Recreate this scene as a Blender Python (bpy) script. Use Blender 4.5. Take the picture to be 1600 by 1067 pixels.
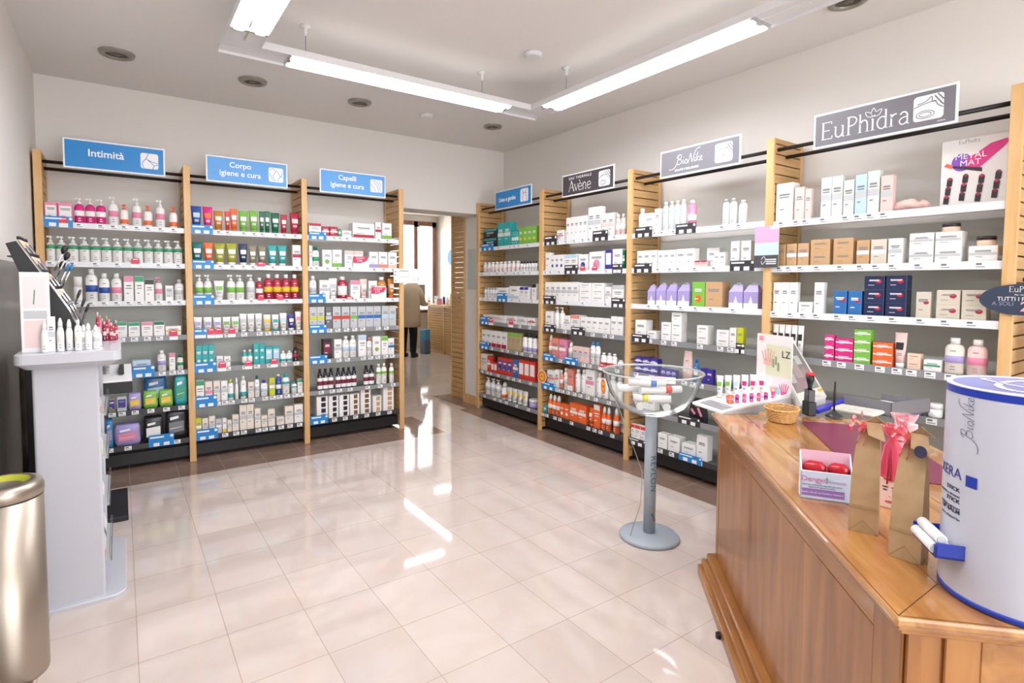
import bpy, math, random
from mathutils import Vector, Matrix
random.seed(7)
PI = math.pi
S = bpy.context.scene
COL = S.collection
for o in list(bpy.data.objects): bpy.data.objects.remove(o)

# ------------------------------------------------------------------ camera
FPX, YAW, PITCH, ROLL, CX, CY, HCAM = 853.525, math.radians(56.046), math.radians(3.014), math.radians(0.236), 763.33, 488.23, 1.45
FW = Vector((math.cos(YAW)*math.cos(PITCH), math.sin(YAW)*math.cos(PITCH), -math.sin(PITCH)))
_R = Vector((math.sin(YAW), -math.cos(YAW), 0)); _U = _R.cross(FW)
RT = _R*math.cos(ROLL) + _U*math.sin(ROLL); UP = -_R*math.sin(ROLL) + _U*math.cos(ROLL)
EYE = Vector((0, 0, HCAM))
cd = bpy.data.cameras.new('camera'); cam = bpy.data.objects.new('camera', cd); COL.objects.link(cam)
cam.matrix_world = Matrix(((RT.x, UP.x, -FW.x, 0), (RT.y, UP.y, -FW.y, 0), (RT.z, UP.z, -FW.z, HCAM), (0, 0, 0, 1)))
cd.sensor_width = 36; cd.lens = FPX/1600*36; cd.shift_x = (800-CX)/1600; cd.shift_y = (CY-533.5)/1600
cd.clip_start = .02
S.camera = cam

# ------------------------------------------------------------------ light
S.view_settings.view_transform = 'Standard'; S.view_settings.look = 'None'
S.view_settings.gamma = 1; S.view_settings.use_curve_mapping = False
S.view_settings.exposure = 0.98
W = bpy.data.worlds.new('world'); S.world = W; W.use_nodes = True
bg = W.node_tree.nodes['Background']; bg.inputs[0].default_value = (.86, .93, 1, 1); bg.inputs[1].default_value = 2.0
TUBE_E = 15.0; UP_E = 0.5
def area(name, loc, size, sizey, rot, power, col=(1, 1, 1)):
    l = bpy.data.lights.new(name, 'AREA'); l.shape = 'RECTANGLE'; l.size = size; l.size_y = sizey; l.energy = power; l.color = col
    o = bpy.data.objects.new(name, l); COL.objects.link(o); o.location = loc; o.rotation_euler = rot; return o
# daylight through the shop window behind the photographer, and through the far room's window
area('shop_window_daylight', (1.65, -2.38, 1.45), 3.3, 2.3, (math.radians(90), 0, 0), 34, (1, .98, .96))
area('rear_window_daylight', (5.0, 11.35, 1.8), 1.9, 2.0, (math.radians(90), 0, PI), 70, (1, .99, .98))

def at(px, py, **k):
    d = FW + RT*((px-CX)/FPX) - UP*((py-CY)/FPX)
    (a, v), = k.items(); i = 'xyz'.index(a)
    return EYE + d*((v-EYE[i])/d[i])
def rise(P, py):                       # height of the point above P seen at picture row py
    P = Vector((P[0], P[1], 0)); lo, hi = -1, 4
    for _ in range(40):
        m = (lo+hi)/2; q = P + Vector((0, 0, m)) - EYE; y = CY - FPX*q.dot(UP)/q.dot(FW)
        if y > py: lo = m
        else: hi = m
    return lo

# ------------------------------------------------------------------ materials
def lin(h):
    h = h.lstrip('#'); c = [int(h[i:i+2], 16)/255 for i in (0, 2, 4)]
    return [x/12.92 if x <= .04045 else ((x+.055)/1.055)**2.4 for x in c]
MATS = {}
def mat(hexc, rough=.45, metal=0, emit=0, alpha=1, trans=0, coat=0, name=None):
    key = (hexc, rough, metal, emit, alpha, trans, coat, name)
    if key in MATS: return MATS[key]
    m = bpy.data.materials.new(name or 'paint'); m.use_nodes = True
    b = m.node_tree.nodes['Principled BSDF']; c = lin(hexc)
    b.inputs['Base Color'].default_value = (*c, 1); b.inputs['Roughness'].default_value = rough
    b.inputs['Metallic'].default_value = metal
    if emit: b.inputs['Emission Color'].default_value = (*c, 1); b.inputs['Emission Strength'].default_value = emit
    if trans: b.inputs['Transmission Weight'].default_value = trans; b.inputs['IOR'].default_value = 1.3
    if coat: b.inputs['Coat Weight'].default_value = coat
    if alpha < 1: b.inputs['Alpha'].default_value = alpha
    # a fine procedural grain so no surface is perfectly even
    nt = m.node_tree; n = nt.nodes.new('ShaderNodeTexNoise'); n.inputs['Scale'].default_value = 40
    tc = nt.nodes.new('ShaderNodeTexCoord'); nt.links.new(tc.outputs['Object'], n.inputs['Vector'])
    r = nt.nodes.new('ShaderNodeMapRange'); r.inputs[3].default_value = max(0, rough-.01); r.inputs[4].default_value = min(1, rough+.01)
    nt.links.new(n.outputs[0], r.inputs[0]); nt.links.new(r.outputs[0], b.inputs['Roughness'])
    MATS[key] = m; return m
def wood(name, c1, c2, c3, scale=(1, 14, 14), rough=.35, big=3.0, coat=0):
    m = bpy.data.materials.new(name); m.use_nodes = True; nt = m.node_tree; b = nt.nodes['Principled BSDF']
    tc = nt.nodes.new('ShaderNodeTexCoord'); mp = nt.nodes.new('ShaderNodeMapping'); mp.inputs['Scale'].default_value = scale
    n = nt.nodes.new('ShaderNodeTexNoise'); n.inputs['Scale'].default_value = big; n.inputs['Detail'].default_value = 8; n.inputs['Distortion'].default_value = .6
    r = nt.nodes.new('ShaderNodeValToRGB'); e = r.color_ramp.elements
    e[0].position = .3; e[0].color = (*lin(c1), 1); e[1].position = .72; e[1].color = (*lin(c3), 1)
    k = e.new(.5); k.color = (*lin(c2), 1)
    nt.links.new(tc.outputs['Object'], mp.inputs[0]); nt.links.new(mp.outputs[0], n.inputs['Vector'])
    nt.links.new(n.outputs[0], r.inputs[0]); nt.links.new(r.outputs[0], b.inputs['Base Color'])
    b.inputs['Roughness'].default_value = rough; b.inputs['Coat Weight'].default_value = coat
    return m
M_BEECH = wood('beech', 'D2A468', 'DDB27A', 'E2BC88', (9, 9, .9), .4)
M_SLAT = wood('beech_slats', 'BE9259', 'C99F68', 'D2AB77', (.9, .9, 14), .45)
M_WALNUT = wood('walnut', '855022', '9E6832', 'B27C42', (1, 9, 9), .3, 2.2, .3)
M_WALNUT_V = wood('walnut_upright', '824C20', '9A622C', 'AE763A', (8, 8, .9), .32, 2.0, .3)
M_TOP = wood('counter_top_wood', '94602F', 'B07A42', 'C6945A', (.9, 7, 7), .22, 2.4, .5)
M_KRAFT = wood('kraft_paper', 'A98A63', 'B4956E', 'BC9E78', (3, 3, 3), .8, 6)
M_WALL = mat('E8E3DD', .85, name='wall_plaster'); M_CEIL = mat('E6E2DE', .9, name='ceiling_plaster')
M_FAR = mat('E6DDD2', .85, name='far_plaster')
M_STEEL = mat('B5A99B', .36, .9, name='brushed_steel'); M_BLACK = mat('1D1C1E', .45); M_DARK = mat('4A484C', .5)
M_WHITE = mat('EFEEEE', .35); M_WGLOSS = mat('EDEDF2', .2); M_TAG = mat('F4F4F4', .5); M_INK = mat('6A6A70', .6)
M_BLUE = mat('1F87D0', .4); M_LBLUE = mat('5BA3E6', .4); M_GREYS = mat('55525A', .4); M_CHROME = mat('D8D8DC', .12, 1)
def glassmat(name, col, mix, rough=.05, ior=1.3):
    m = bpy.data.materials.new(name); m.use_nodes = True; nt = m.node_tree; nt.nodes.clear()
    o = nt.nodes.new('ShaderNodeOutputMaterial'); mx = nt.nodes.new('ShaderNodeMixShader'); t = nt.nodes.new('ShaderNodeBsdfTransparent')
    p = nt.nodes.new('ShaderNodeBsdfPrincipled'); p.inputs['Base Color'].default_value = (*lin(col), 1); p.inputs['Roughness'].default_value = rough
    t.inputs[0].default_value = (.97, .99, .98, 1)
    fr = nt.nodes.new('ShaderNodeFresnel'); fr.inputs[0].default_value = ior
    g = nt.nodes.new('ShaderNodeBsdfGlossy'); g.inputs['Roughness'].default_value = rough; m2 = nt.nodes.new('ShaderNodeMixShader')
    nt.links.new(fr.outputs[0], m2.inputs[0]); nt.links.new(t.outputs[0], m2.inputs[1]); nt.links.new(g.outputs[0], m2.inputs[2])
    mx.inputs[0].default_value = mix; nt.links.new(m2.outputs[0], mx.inputs[1])
    nt.links.new(p.outputs[0], mx.inputs[2]); nt.links.new(mx.outputs[0], o.inputs[0]); return m
M_GLASS = glassmat('shelf_glass', 'C9D4CF', .08); M_ACRYL = glassmat('clear_acrylic', 'F2F4F6', .05, .15, 1.09)
M_STRIP = glassmat('clear_label_rail', 'DCDFE2', .72, .25); M_FILM = glassmat('clear_film', 'FFFFFF', .06)
M_ORG = glassmat('organza', 'E0204E', .55, .6); M_ORG2 = glassmat('pale_organza', 'F2A6B4', .45, .6); M_ORG3 = glassmat('coral_ribbon', 'F24A5C', .72, .5)

# ------------------------------------------------------------------ mesh helpers
class MB:
    def __init__(s): s.v = []; s.f = []; s.m = []; s.mats = []; s.sm = []
    def mi(s, m):
        if m not in s.mats: s.mats.append(m)
        return s.mats.index(m)
    def quad(s, pts, m, smooth=False):
        k = len(s.v); s.v += [tuple(p) for p in pts]; s.f.append(tuple(range(k, k+len(pts)))); s.m.append(s.mi(m)); s.sm.append(smooth)
    def box(s, x0, x1, y0, y1, z0, z1, m, b=0):
        if b <= 0:
            k = len(s.v)
            s.v += [(x, y, z) for z in (z0, z1) for x, y in ((x0, y0), (x1, y0), (x1, y1), (x0, y1))]
            F = [(3, 2, 1, 0), (4, 5, 6, 7), (0, 1, 5, 4), (1, 2, 6, 5), (2, 3, 7, 6), (3, 0, 4, 7)]
            for f in F: s.f.append(tuple(k+i for i in f)); s.m.append(s.mi(m)); s.sm.append(False)
        else:
            out = lambda i: [(x0+i, y0+b), (x0+b, y0+i), (x1-b, y0+i), (x1-i, y0+b), (x1-i, y1-b), (x1-b, y1-i), (x0+b, y1-i), (x0+i, y1-b)]
            s.loft([[(x, y, z0) for x, y in out(b*.5)], [(x, y, z0+b) for x, y in out(0)], [(x, y, z1-b) for x, y in out(0)], [(x, y, z1) for x, y in out(b*.5)]], m, smooth=False)
    def loft(s, rings, m, cap=True, smooth=True, closed=True):
        n = len(rings[0]); k = len(s.v)
        for r in rings: s.v += [tuple(p) for p in r]
        ms = m if isinstance(m, list) else [m]*(len(rings)-1)
        for j in range(len(rings)-1):
            for i in range(n if closed else n-1):
                a = k+j*n+i; b = k+j*n+(i+1) % n
                s.f.append((a, b, b+n, a+n)); s.m.append(s.mi(ms[j])); s.sm.append(smooth)
        if cap:
            s.f.append(tuple(k+i for i in reversed(range(n)))); s.m.append(s.mi(ms[0])); s.sm.append(False)
            s.f.append(tuple(k+(len(rings)-1)*n+i for i in range(n))); s.m.append(s.mi(ms[-1])); s.sm.append(False)
    def lathe(s, prof, m, n=14, sx=1, sy=1, cx=0, cy=0, cap=True, smooth=True):
        s.loft([[(cx+r*sx*math.cos(2*PI*i/n), cy+r*sy*math.sin(2*PI*i/n), z) for i in range(n)] for r, z in prof], m, cap, smooth)
    def tube(s, pts, r, m, n=8, cap=True, closed=False):
        P = [Vector(p) for p in pts]; rings = []; prev = None
        for i, p in enumerate(P):
            a = P[(i-1) % len(P)] if (i > 0 or closed) else p; c = P[(i+1) % len(P)] if (i < len(P)-1 or closed) else p
            t = (c-a).normalized()
            if prev is None:
                q = Vector((0, 0, 1)) if abs(t.z) < .9 else Vector((1, 0, 0)); prev = (q - t*q.dot(t)).normalized()
            else: prev = (prev - t*prev.dot(t)).normalized()
            w = t.cross(prev); rr = r[i] if isinstance(r, (list, tuple)) else r
            rings.append([p + (prev*math.cos(2*PI*j/n) + w*math.sin(2*PI*j/n))*rr for j in range(n)])
        if closed: rings.append(rings[0])
        s.loft(rings, m, cap and not closed)
    def ribbon(s, pts, w, m, y=0, closed=False):       # flat stroke in the local x-z plane at depth y
        P = [Vector((p[0], p[1])) for p in pts]; n = len(P); L = []; Rr = []
        for i in range(n):
            a = P[i-1] if i > 0 else (P[-1] if closed else P[0]); c = P[i+1] if i < n-1 else (P[0] if closed else P[-1])
            t = (c-a); t = t.normalized() if t.length > 1e-9 else Vector((1, 0)); q = Vector((-t.y, t.x)); ww = w[i] if isinstance(w, (list, tuple)) else w
            L.append(P[i]+q*ww/2); Rr.append(P[i]-q*ww/2)
        for i in range(n if closed else n-1):
            j = (i+1) % n
            s.quad([(Rr[i].x, y, Rr[i].y), (Rr[j].x, y, Rr[j].y), (L[j].x, y, L[j].y), (L[i].x, y, L[i].y)], m)
    def xf(s, M, k=0):
        for i in range(k, len(s.v)): s.v[i] = tuple(M @ Vector(s.v[i]))
        return s
    def mesh(s, name):
        me = bpy.data.meshes.new(name); me.from_pydata(s.v, [], s.f)
        for m in s.mats: me.materials.append(m)
        me.polygons.foreach_set('material_index', s.m); me.polygons.foreach_set('use_smooth', s.sm); me.update(); return me
    def build(s, name, parent=None, loc=None, rz=0):
        o = bpy.data.objects.new(name, s.mesh(name)); COL.objects.link(o)
        if parent: o.parent = parent
        if loc is not None: o.location = loc
        o.rotation_euler.z = rz; return o
def tag(o, label, cat, group=None, kind=None):
    o['label'] = label; o['category'] = cat
    if group: o['group'] = group
    if kind: o['kind'] = kind
    return o
def struct(o): o['kind'] = 'structure'; return o
def empty(name, loc, rz, label, cat, group=None):
    o = bpy.data.objects.new(name, None); COL.objects.link(o); o.location = loc; o.rotation_euler.z = rz; o.empty_display_size = .05
    return tag(o, label, cat, group)
def text(body, size, m, parent, name='lettering', loc=(0, 0, 0), align='CENTER', rot=(PI/2, 0, 0), ext=.0006, xs=1, wrap=None, spacing=1, bold=0):
    c = bpy.data.curves.new(name, 'FONT'); c.body = body; c.size = size; c.extrude = ext; c.align_x = align; c.align_y = 'CENTER'; c.resolution_u = 3
    c.space_character = spacing; c.offset = bold
    t = bpy.data.objects.new('tmp', c); COL.objects.link(t); dg = bpy.context.evaluated_depsgraph_get()
    me = bpy.data.meshes.new_from_object(t.evaluated_get(dg)); bpy.data.objects.remove(t); me.name = name
    me.materials.clear(); me.materials.append(m)
    for v in me.vertices: v.co.x *= xs
    if wrap:
        import bmesh
        bm = bmesh.new(); bm.from_mesh(me); bmesh.ops.triangulate(bm, faces=bm.faces[:])
        for _ in range(4):
            es = [e for e in bm.edges if e.calc_length() > .006]
            if not es: break
            bmesh.ops.subdivide_edges(bm, edges=es, cuts=1); bmesh.ops.triangulate(bm, faces=[f for f in bm.faces if len(f.verts) > 3])
        bm.to_mesh(me); bm.free(); wrap(me)
    o = bpy.data.objects.new(name, me); COL.objects.link(o); o.parent = parent; o.location = loc; o.rotation_euler = rot; return o
def catmull(P, k=6, closed=False):
    out = []; n = len(P)
    for i in range(n if closed else n-1):
        g = lambda j: P[j % n] if closed else P[max(0, min(n-1, j))]
        a, b, c, d = (Vector(g(i+q)) for q in (-1, 0, 1, 2))
        for j in range(k):
            t = j/k; out.append(.5*((2*b)+(c-a)*t+(2*a-5*b+4*c-d)*t*t+(3*b-a-3*c+d)*t**3))
    if not closed: out.append(Vector(P[-1]))
    return out

# ------------------------------------------------------------------ room
XL, YA, XB, ZC, YB = -.50, 5.352, 3.814, 3.005, -2.4
RX0, RX1 = 2.33, 3.48                      # the opening into the back room
def marble(name, base, dark):
    m = bpy.data.materials.new(name); m.use_nodes = True; nt = m.node_tree; b = nt.nodes['Principled BSDF']
    tc = nt.nodes.new('ShaderNodeTexCoord'); sep = nt.nodes.new('ShaderNodeSeparateXYZ'); nt.links.new(tc.outputs['Object'], sep.inputs[0])
    def node(op, a, bb):
        q = nt.nodes.new('ShaderNodeMath'); q.operation = op
        for i, val in enumerate((a, bb)):
            if isinstance(val, (int, float)): q.inputs[i].default_value = val
            else: nt.links.new(val, q.inputs[i])
        return q.outputs[0]
    def line(o, off, pitch):
        a = node('MODULO', node('ADD', o, off), pitch); d = node('ABSOLUTE', node('SUBTRACT', a, pitch/2), 0)
        return node('GREATER_THAN', d, pitch/2-.0016)
    g = node('MAXIMUM', line(sep.outputs[0], 3.1-.02, .31), line(sep.outputs[1], 3.5-.31, .35))
    n = nt.nodes.new('ShaderNodeTexNoise'); n.inputs['Scale'].default_value = 3.2; n.inputs['Detail'].default_value = 9; n.inputs['Distortion'].default_value = 1.2
    nt.links.new(tc.outputs['Object'], n.inputs['Vector'])
    r = nt.nodes.new('ShaderNodeValToRGB'); e = r.color_ramp.elements; e[0].position = .35; e[0].color = (*lin(dark), 1); e[1].position = .65; e[1].color = (*lin(base), 1)
    nt.links.new(n.outputs[0], r.inputs[0])
    # slight tone change per tile
    vx = node('FLOOR', node('DIVIDE', node('ADD', sep.outputs[0], 3.08), .31), 0); vy = node('FLOOR', node('DIVIDE', node('ADD', sep.outputs[1], 3.19), .35), 0)
    cb = nt.nodes.new('ShaderNodeCombineXYZ'); nt.links.new(vx, cb.inputs[0]); nt.links.new(vy, cb.inputs[1])
    wn = nt.nodes.new('ShaderNodeTexWhiteNoise'); nt.links.new(cb.outputs[0], wn.inputs['Vector'])
    mr = nt.nodes.new('ShaderNodeMapRange'); mr.inputs[3].default_value = .94; mr.inputs[4].default_value = 1.03; nt.links.new(wn.outputs['Value'], mr.inputs[0])
    hs = nt.nodes.new('ShaderNodeHueSaturation'); nt.links.new(mr.outputs[0], hs.inputs['Value']); nt.links.new(r.outputs[0], hs.inputs['Color'])
    mx = nt.nodes.new('ShaderNodeMixRGB'); mx.inputs[2].default_value = (*lin('B09A8B'), 1)
    nt.links.new(g, mx.inputs[0]); nt.links.new(hs.outputs[0], mx.inputs[1]); nt.links.new(mx.outputs[0], b.inputs['Base Color'])
    b.inputs['Roughness'].default_value = .05; b.inputs['IOR'].default_value = 1.55
    return m
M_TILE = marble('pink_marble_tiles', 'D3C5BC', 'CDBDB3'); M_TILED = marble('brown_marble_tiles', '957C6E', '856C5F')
fl = MB()
def rect(x0, x1, y0, y1, m, z=0): fl.quad([(x0, y0, z), (x1, y0, z), (x1, y1, z), (x0, y1, z)], m)
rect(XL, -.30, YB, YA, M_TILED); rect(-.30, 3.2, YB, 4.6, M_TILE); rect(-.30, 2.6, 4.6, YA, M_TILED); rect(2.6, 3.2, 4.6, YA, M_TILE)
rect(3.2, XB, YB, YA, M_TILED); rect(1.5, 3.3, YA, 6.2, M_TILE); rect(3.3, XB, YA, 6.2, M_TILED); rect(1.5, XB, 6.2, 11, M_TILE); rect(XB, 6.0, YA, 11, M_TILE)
struct(fl.build('floor'))
def slab(name, x0, x1, y0, y1, z0, z1, m): b = MB(); b.box(x0, x1, y0, y1, z0, z1, m); return struct(b.build(name))
slab('ceiling', XL-.1, XB+.1, YB-.1, YA+.3, ZC, ZC+.1, M_CEIL)
slab('wall_left', XL-.1, XL, YB, YA, 0, ZC, M_WALL)
slab('wall_right', XB, XB+.12, YB, YA, 0, ZC, M_WALL)
b = MB(); b.box(XL-.1, RX0, YA, YA+.32, 0, ZC, M_WALL); b.box(RX1, XB+.12, YA, YA+.32, 0, ZC, M_WALL); b.box(RX0, RX1, YA, YA+.32, 2.25, ZC, M_WALL); struct(b.build('wall_back'))
b = MB(); b.box(XL-.1, 0, YB-.1, YB, 0, ZC, M_WALL); b.box(3.3, XB+.1, YB-.1, YB, 0, ZC, M_WALL); b.box(0, 3.3, YB-.1, YB, 2.6, ZC, M_WALL); b.box(0, 3.3, YB-.1, YB, 0, .3, M_WALL); struct(b.build('wall_front'))
# back room
ZF = 2.95
slab('ceiling', 1.4, 6.1, YA+.32, 11.1, ZF, ZF+.1, M_FAR)
slab('wall_far_left', 1.4, 1.5, YA+.32, 11, 0, ZF, M_FAR)
slab('wall_far_right', 5.98, 6.1, YA, 11, 0, ZF, M_FAR)
slab('wall_far_divider', XB+.12, 6.1, YA, YA+.32, 0, ZF, M_FAR)
b = MB(); b.box(1.4, 4.05, 11, 11.15, 0, ZF, M_FAR); b.box(5.93, 6.1, 11, 11.15, 0, ZF, M_FAR); b.box(4.05, 5.93, 11, 11.15, 2.82, ZF, M_FAR); b.box(4.05, 5.93, 11, 11.15, 0, .8, M_FAR); struct(b.build('wall_far'))
M_FRAME = wood('brown_window_wood', '6B3F28', '7C4C32', '8A5940', (6, 6, 1), .4)
w = struct(MB().build('window_1'))
b = MB()
for x0, x1 in ((4.05, 4.15), (5.83, 5.93), (5.38, 5.47), (4.62, 4.68)): b.box(x0, x1, 10.93, 11.06, .8, 2.82, M_FRAME)
b.box(4.05, 5.93, 10.93, 11.06, 2.70, 2.82, M_FRAME); b.box(4.05, 5.93, 10.93, 11.06, .8, .9, M_FRAME)
o = b.build('window_frame', w); o['kind'] = 'structure'
b = MB(); b.box(4.1, 5.9, 11.02, 11.03, .85, 2.78, M_FILM); o = b.build('window_pane', w); o['kind'] = 'structure'
def sheer():
    m = bpy.data.materials.new('sheer_curtain'); m.use_nodes = True; nt = m.node_tree; nt.nodes.clear()
    o = nt.nodes.new('ShaderNodeOutputMaterial'); a = nt.nodes.new('ShaderNodeAddShader'); t = nt.nodes.new('ShaderNodeBsdfTranslucent'); d = nt.nodes.new('ShaderNodeBsdfDiffuse')
    t.inputs[0].default_value = (.75, .75, .76, 1); d.inputs[0].default_value = (.2, .2, .2, 1)
    nt.links.new(t.outputs[0], a.inputs[0]); nt.links.new(d.outputs[0], a.inputs[1]); nt.links.new(a.outputs[0], o.inputs[0]); return m
M_SHEER = sheer()
for i, (x0, x1) in enumerate(((4.20, 5.35), (5.50, 5.81))):
    b = MB(); n = 60; top = []; bot = []
    for k in range(n+1):
        x = x0+(x1-x0)*k/n; y = 10.89+.018*math.sin(k*1.35); top.append((x, y, 2.72)); bot.append((x, y, .86))
    b.loft([bot, top], M_SHEER, cap=False, closed=False)
    tag(b.build('sheer_curtain'), ['white sheer curtain on the left pane of the brown back-room window', 'white sheer curtain on the right pane of the brown back-room window'][i], 'curtain', 'sheer curtains')
# wooden skirting on the jamb
b = MB(); b.box(RX1-.012, RX1, YA, YA+.32, 0, .11, M_BEECH); struct(b.build('trim_1'))
# ------------------------------------------------------------------ shelving
YF, XF, H = 4.955, 3.423, 2.372
A = [-.461, .455, 1.369, 2.302]; Q = [5.317, 4.176, 3.054, 1.908, .762, -.38]
ZSA = [1.875, 1.595, 1.305, 1.03, .75, .465, .195]; ZSB = [1.855, 1.575, 1.29, 1.022, .74, .455, .18]; ZSB4 = [1.845, 1.565, 1.28, 1.008, .77, .455, .18]
BAY = {'A1': 'Intimità bay', 'A2': 'Corpo bay', 'A3': 'Capelli bay', 'B1': 'Linea bay', 'B2': 'black-sign bay', 'B3': 'smaller grey-sign bay', 'B4': 'largest grey-sign bay'}
ORD = ['', 'top', 'second', 'third', 'fourth', 'fifth', 'sixth', 'bottom']
NTH = ['', 'first', 'second', 'third', 'fourth', 'fifth', 'sixth', 'seventh', 'eighth', 'ninth', 'tenth', 'eleventh', 'twelfth', 'thirteenth', 'fourteenth', 'fifteenth']
PW = .048                                  # width of an upright
def upright(label, group, depth=.355):
    r = empty('slatted_upright', (0, 0, 0), 0, label, 'upright', group)
    b = MB(); b.box(-PW/2, PW/2, 0, .022, 0, H, M_BEECH, .002); b.build('front_post', r)
    b = MB(); z = .03
    while z < H-.06:
        b.box(-PW/2+.003, PW/2-.003, .022, depth-.03, z, z+.0535, M_SLAT); z += .0625
    b.box(-PW/2+.003, PW/2-.003, .022, depth-.03, z, H, M_SLAT)
    b.build('slatted_panel', r)
    b = MB(); b.box(-PW/2, PW/2, depth-.03, depth, 0, H, M_BEECH); b.build('rear_post', r)
    return r
UPS = []
lab = ['beech slatted upright at the left wall, beside the Intimità sign', 'beech slatted upright between the Intimità and Corpo bays', 'beech slatted upright between the Corpo and Capelli bays', 'beech slatted upright at the left edge of the doorway']
for x, l in zip(A, lab): r = upright(l, 'slatted uprights of the left shelving'); r.location = (x, YF, 0)
lab = ['beech slatted upright beside the white column, right of the doorway', 'beech slatted upright between the Linea and black-sign bays', 'beech slatted upright between the black and smaller grey signs', 'beech slatted upright left of the largest grey sign', 'beech slatted upright at the right edge of the photo', 'beech slatted upright beyond the right edge of the photo']
for y, l in zip(Q, lab): r = upright(l, 'slatted uprights of the right shelving'); r.location = (XF, y, 0); r.rotation_euler.z = -PI/2
# free panel in the mouth of the doorway
r = upright('flat slatted beech panel on the doorway jamb, left of the white column', None, .33); r.name = 'slatted_panel_jamb'; r.location = (RX1+.02, YA+.335+.33, 0); r.rotation_euler.z = 0
r.name = 'slatted_screen'; r.rotation_euler.z = PI; r['category'] = 'panel'
RUN = {'A1': (A[0], A[1]), 'A2': (A[1], A[2]), 'A3': (A[2], A[3]), 'B1': (Q[0], Q[1]), 'B2': (Q[1], Q[2]), 'B3': (Q[2], Q[3]), 'B4': (Q[3], Q[4]), 'B5': (Q[4], Q[5])}
def frame(bay, s, dep, z):                 # s = distance along the bay from its left post, dep = depth behind the front
    a = RUN[bay][0]
    return (a+s, YF+dep, z) if bay[0] == 'A' else (XF+dep, a-s, z)
def rzof(bay): return 0 if bay[0] == 'A' else -PI/2
def along(bay, px, py, dep=.05):           # picture point -> distance along the bay and height, on the plane 'dep' behind the front
    if bay[0] == 'A': p = at(px, py, y=YF+dep); return p.x-RUN[bay][0], p.z
    p = at(px, py, x=XF+dep); return RUN[bay][0]-p.y, p.z
def width(bay): return abs(RUN[bay][1]-RUN[bay][0])
SHELF = {}
def pricetag(b, w=.046, h=.031, z0=-.032, x=0, y=-.002):
    b.box(x-w/2, x+w/2, y-.0012, y, z0, z0+h, M_TAG)
    b.quad([(x-w*.38, y-.0016, z0+h*.55), (x+w*.1, y-.0016, z0+h*.55), (x+w*.1, y-.0016, z0+h*.85), (x-w*.38, y-.0016, z0+h*.85)], M_INK)
    b.quad([(x-w*.38, y-.0016, z0+h*.2), (x+w*.38, y-.0016, z0+h*.2), (x+w*.38, y-.0016, z0+h*.32), (x-w*.38, y-.0016, z0+h*.32)], M_INK)
PT = MB(); pricetag(PT); PT = PT.mesh('price_tag')
M_SDARK = mat('3B3A3D', .45); M_SGREY = mat('8E8E90', .4); M_SWHITE = mat('E6E8EA', .35)
for bay in list(BAY):
    zs = ZSA if bay[0] == 'A' else (ZSB4 if bay == 'B4' else ZSB)
    for i, z in enumerate(zs):
        r = empty('glass_shelf', frame(bay, PW/2, .012, z), rzof(bay), f'{ORD[i+1]} glass shelf in the {BAY[bay]}', 'shelf', 'glass shelves')
        L = width(bay)-PW
        b = MB(); b.box(.001, L-.001, .004, .335, -.009, -.0005, M_GLASS); b.build('glass_board', r)
        sm = M_SDARK if (bay == 'A1' and i > 4) or (bay in ('A2', 'A3', 'B2', 'B3') and i == 6) else (M_SWHITE if i < 3 else M_SGREY)
        b = MB(); b.box(.001, L-.001, -.002, .003, -.036, .004, sm); b.box(.001, L-.001, .003, .012, -.014, -.009, sm); b.build('label_rail', r)
        SHELF[bay, i+1] = (r, z)
    b = MB(); s = width(bay)-PW
    b.box(0, s, .06, .09, .035, .125, M_BLACK); b.box(0, s, .10, .33, .10, .13, M_BLACK)
    tag(b.build('base_plinth', None, frame(bay, PW/2, 0, 0), rzof(bay)), f'black metal base plinth under the {BAY[bay]}', 'plinth', 'black base plinths')
    for k, (dy, z) in enumerate(((.05, 2.302), (.15, 2.268))):
        b = MB(); b.tube([(0, 0, 0), (s, 0, 0)], .012, M_BLACK, 10)
        tag(b.build('hanging_rail', None, frame(bay, PW/2, dy, z), rzof(bay)), f'{["front", "rear"][k]} black rail at the top of the {BAY[bay]}', 'rail', 'black top rails')
# grey fabric of the wall behind the goods is the wall itself; a thin grey back panel stands behind the shelves
M_BACK = mat('E6E7E2', .5, name='grey_back_panel')
for bay in BAY:
    b = MB(); s = width(bay)-PW; b.box(.0, s, .362, .372, .13, 1.80, M_BACK)
    tag(b.build('back_panel', None, frame(bay, PW/2, 0, 0), rzof(bay)), f'grey back panel behind the shelves of the {BAY[bay]}', 'panel', 'grey back panels')

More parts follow.
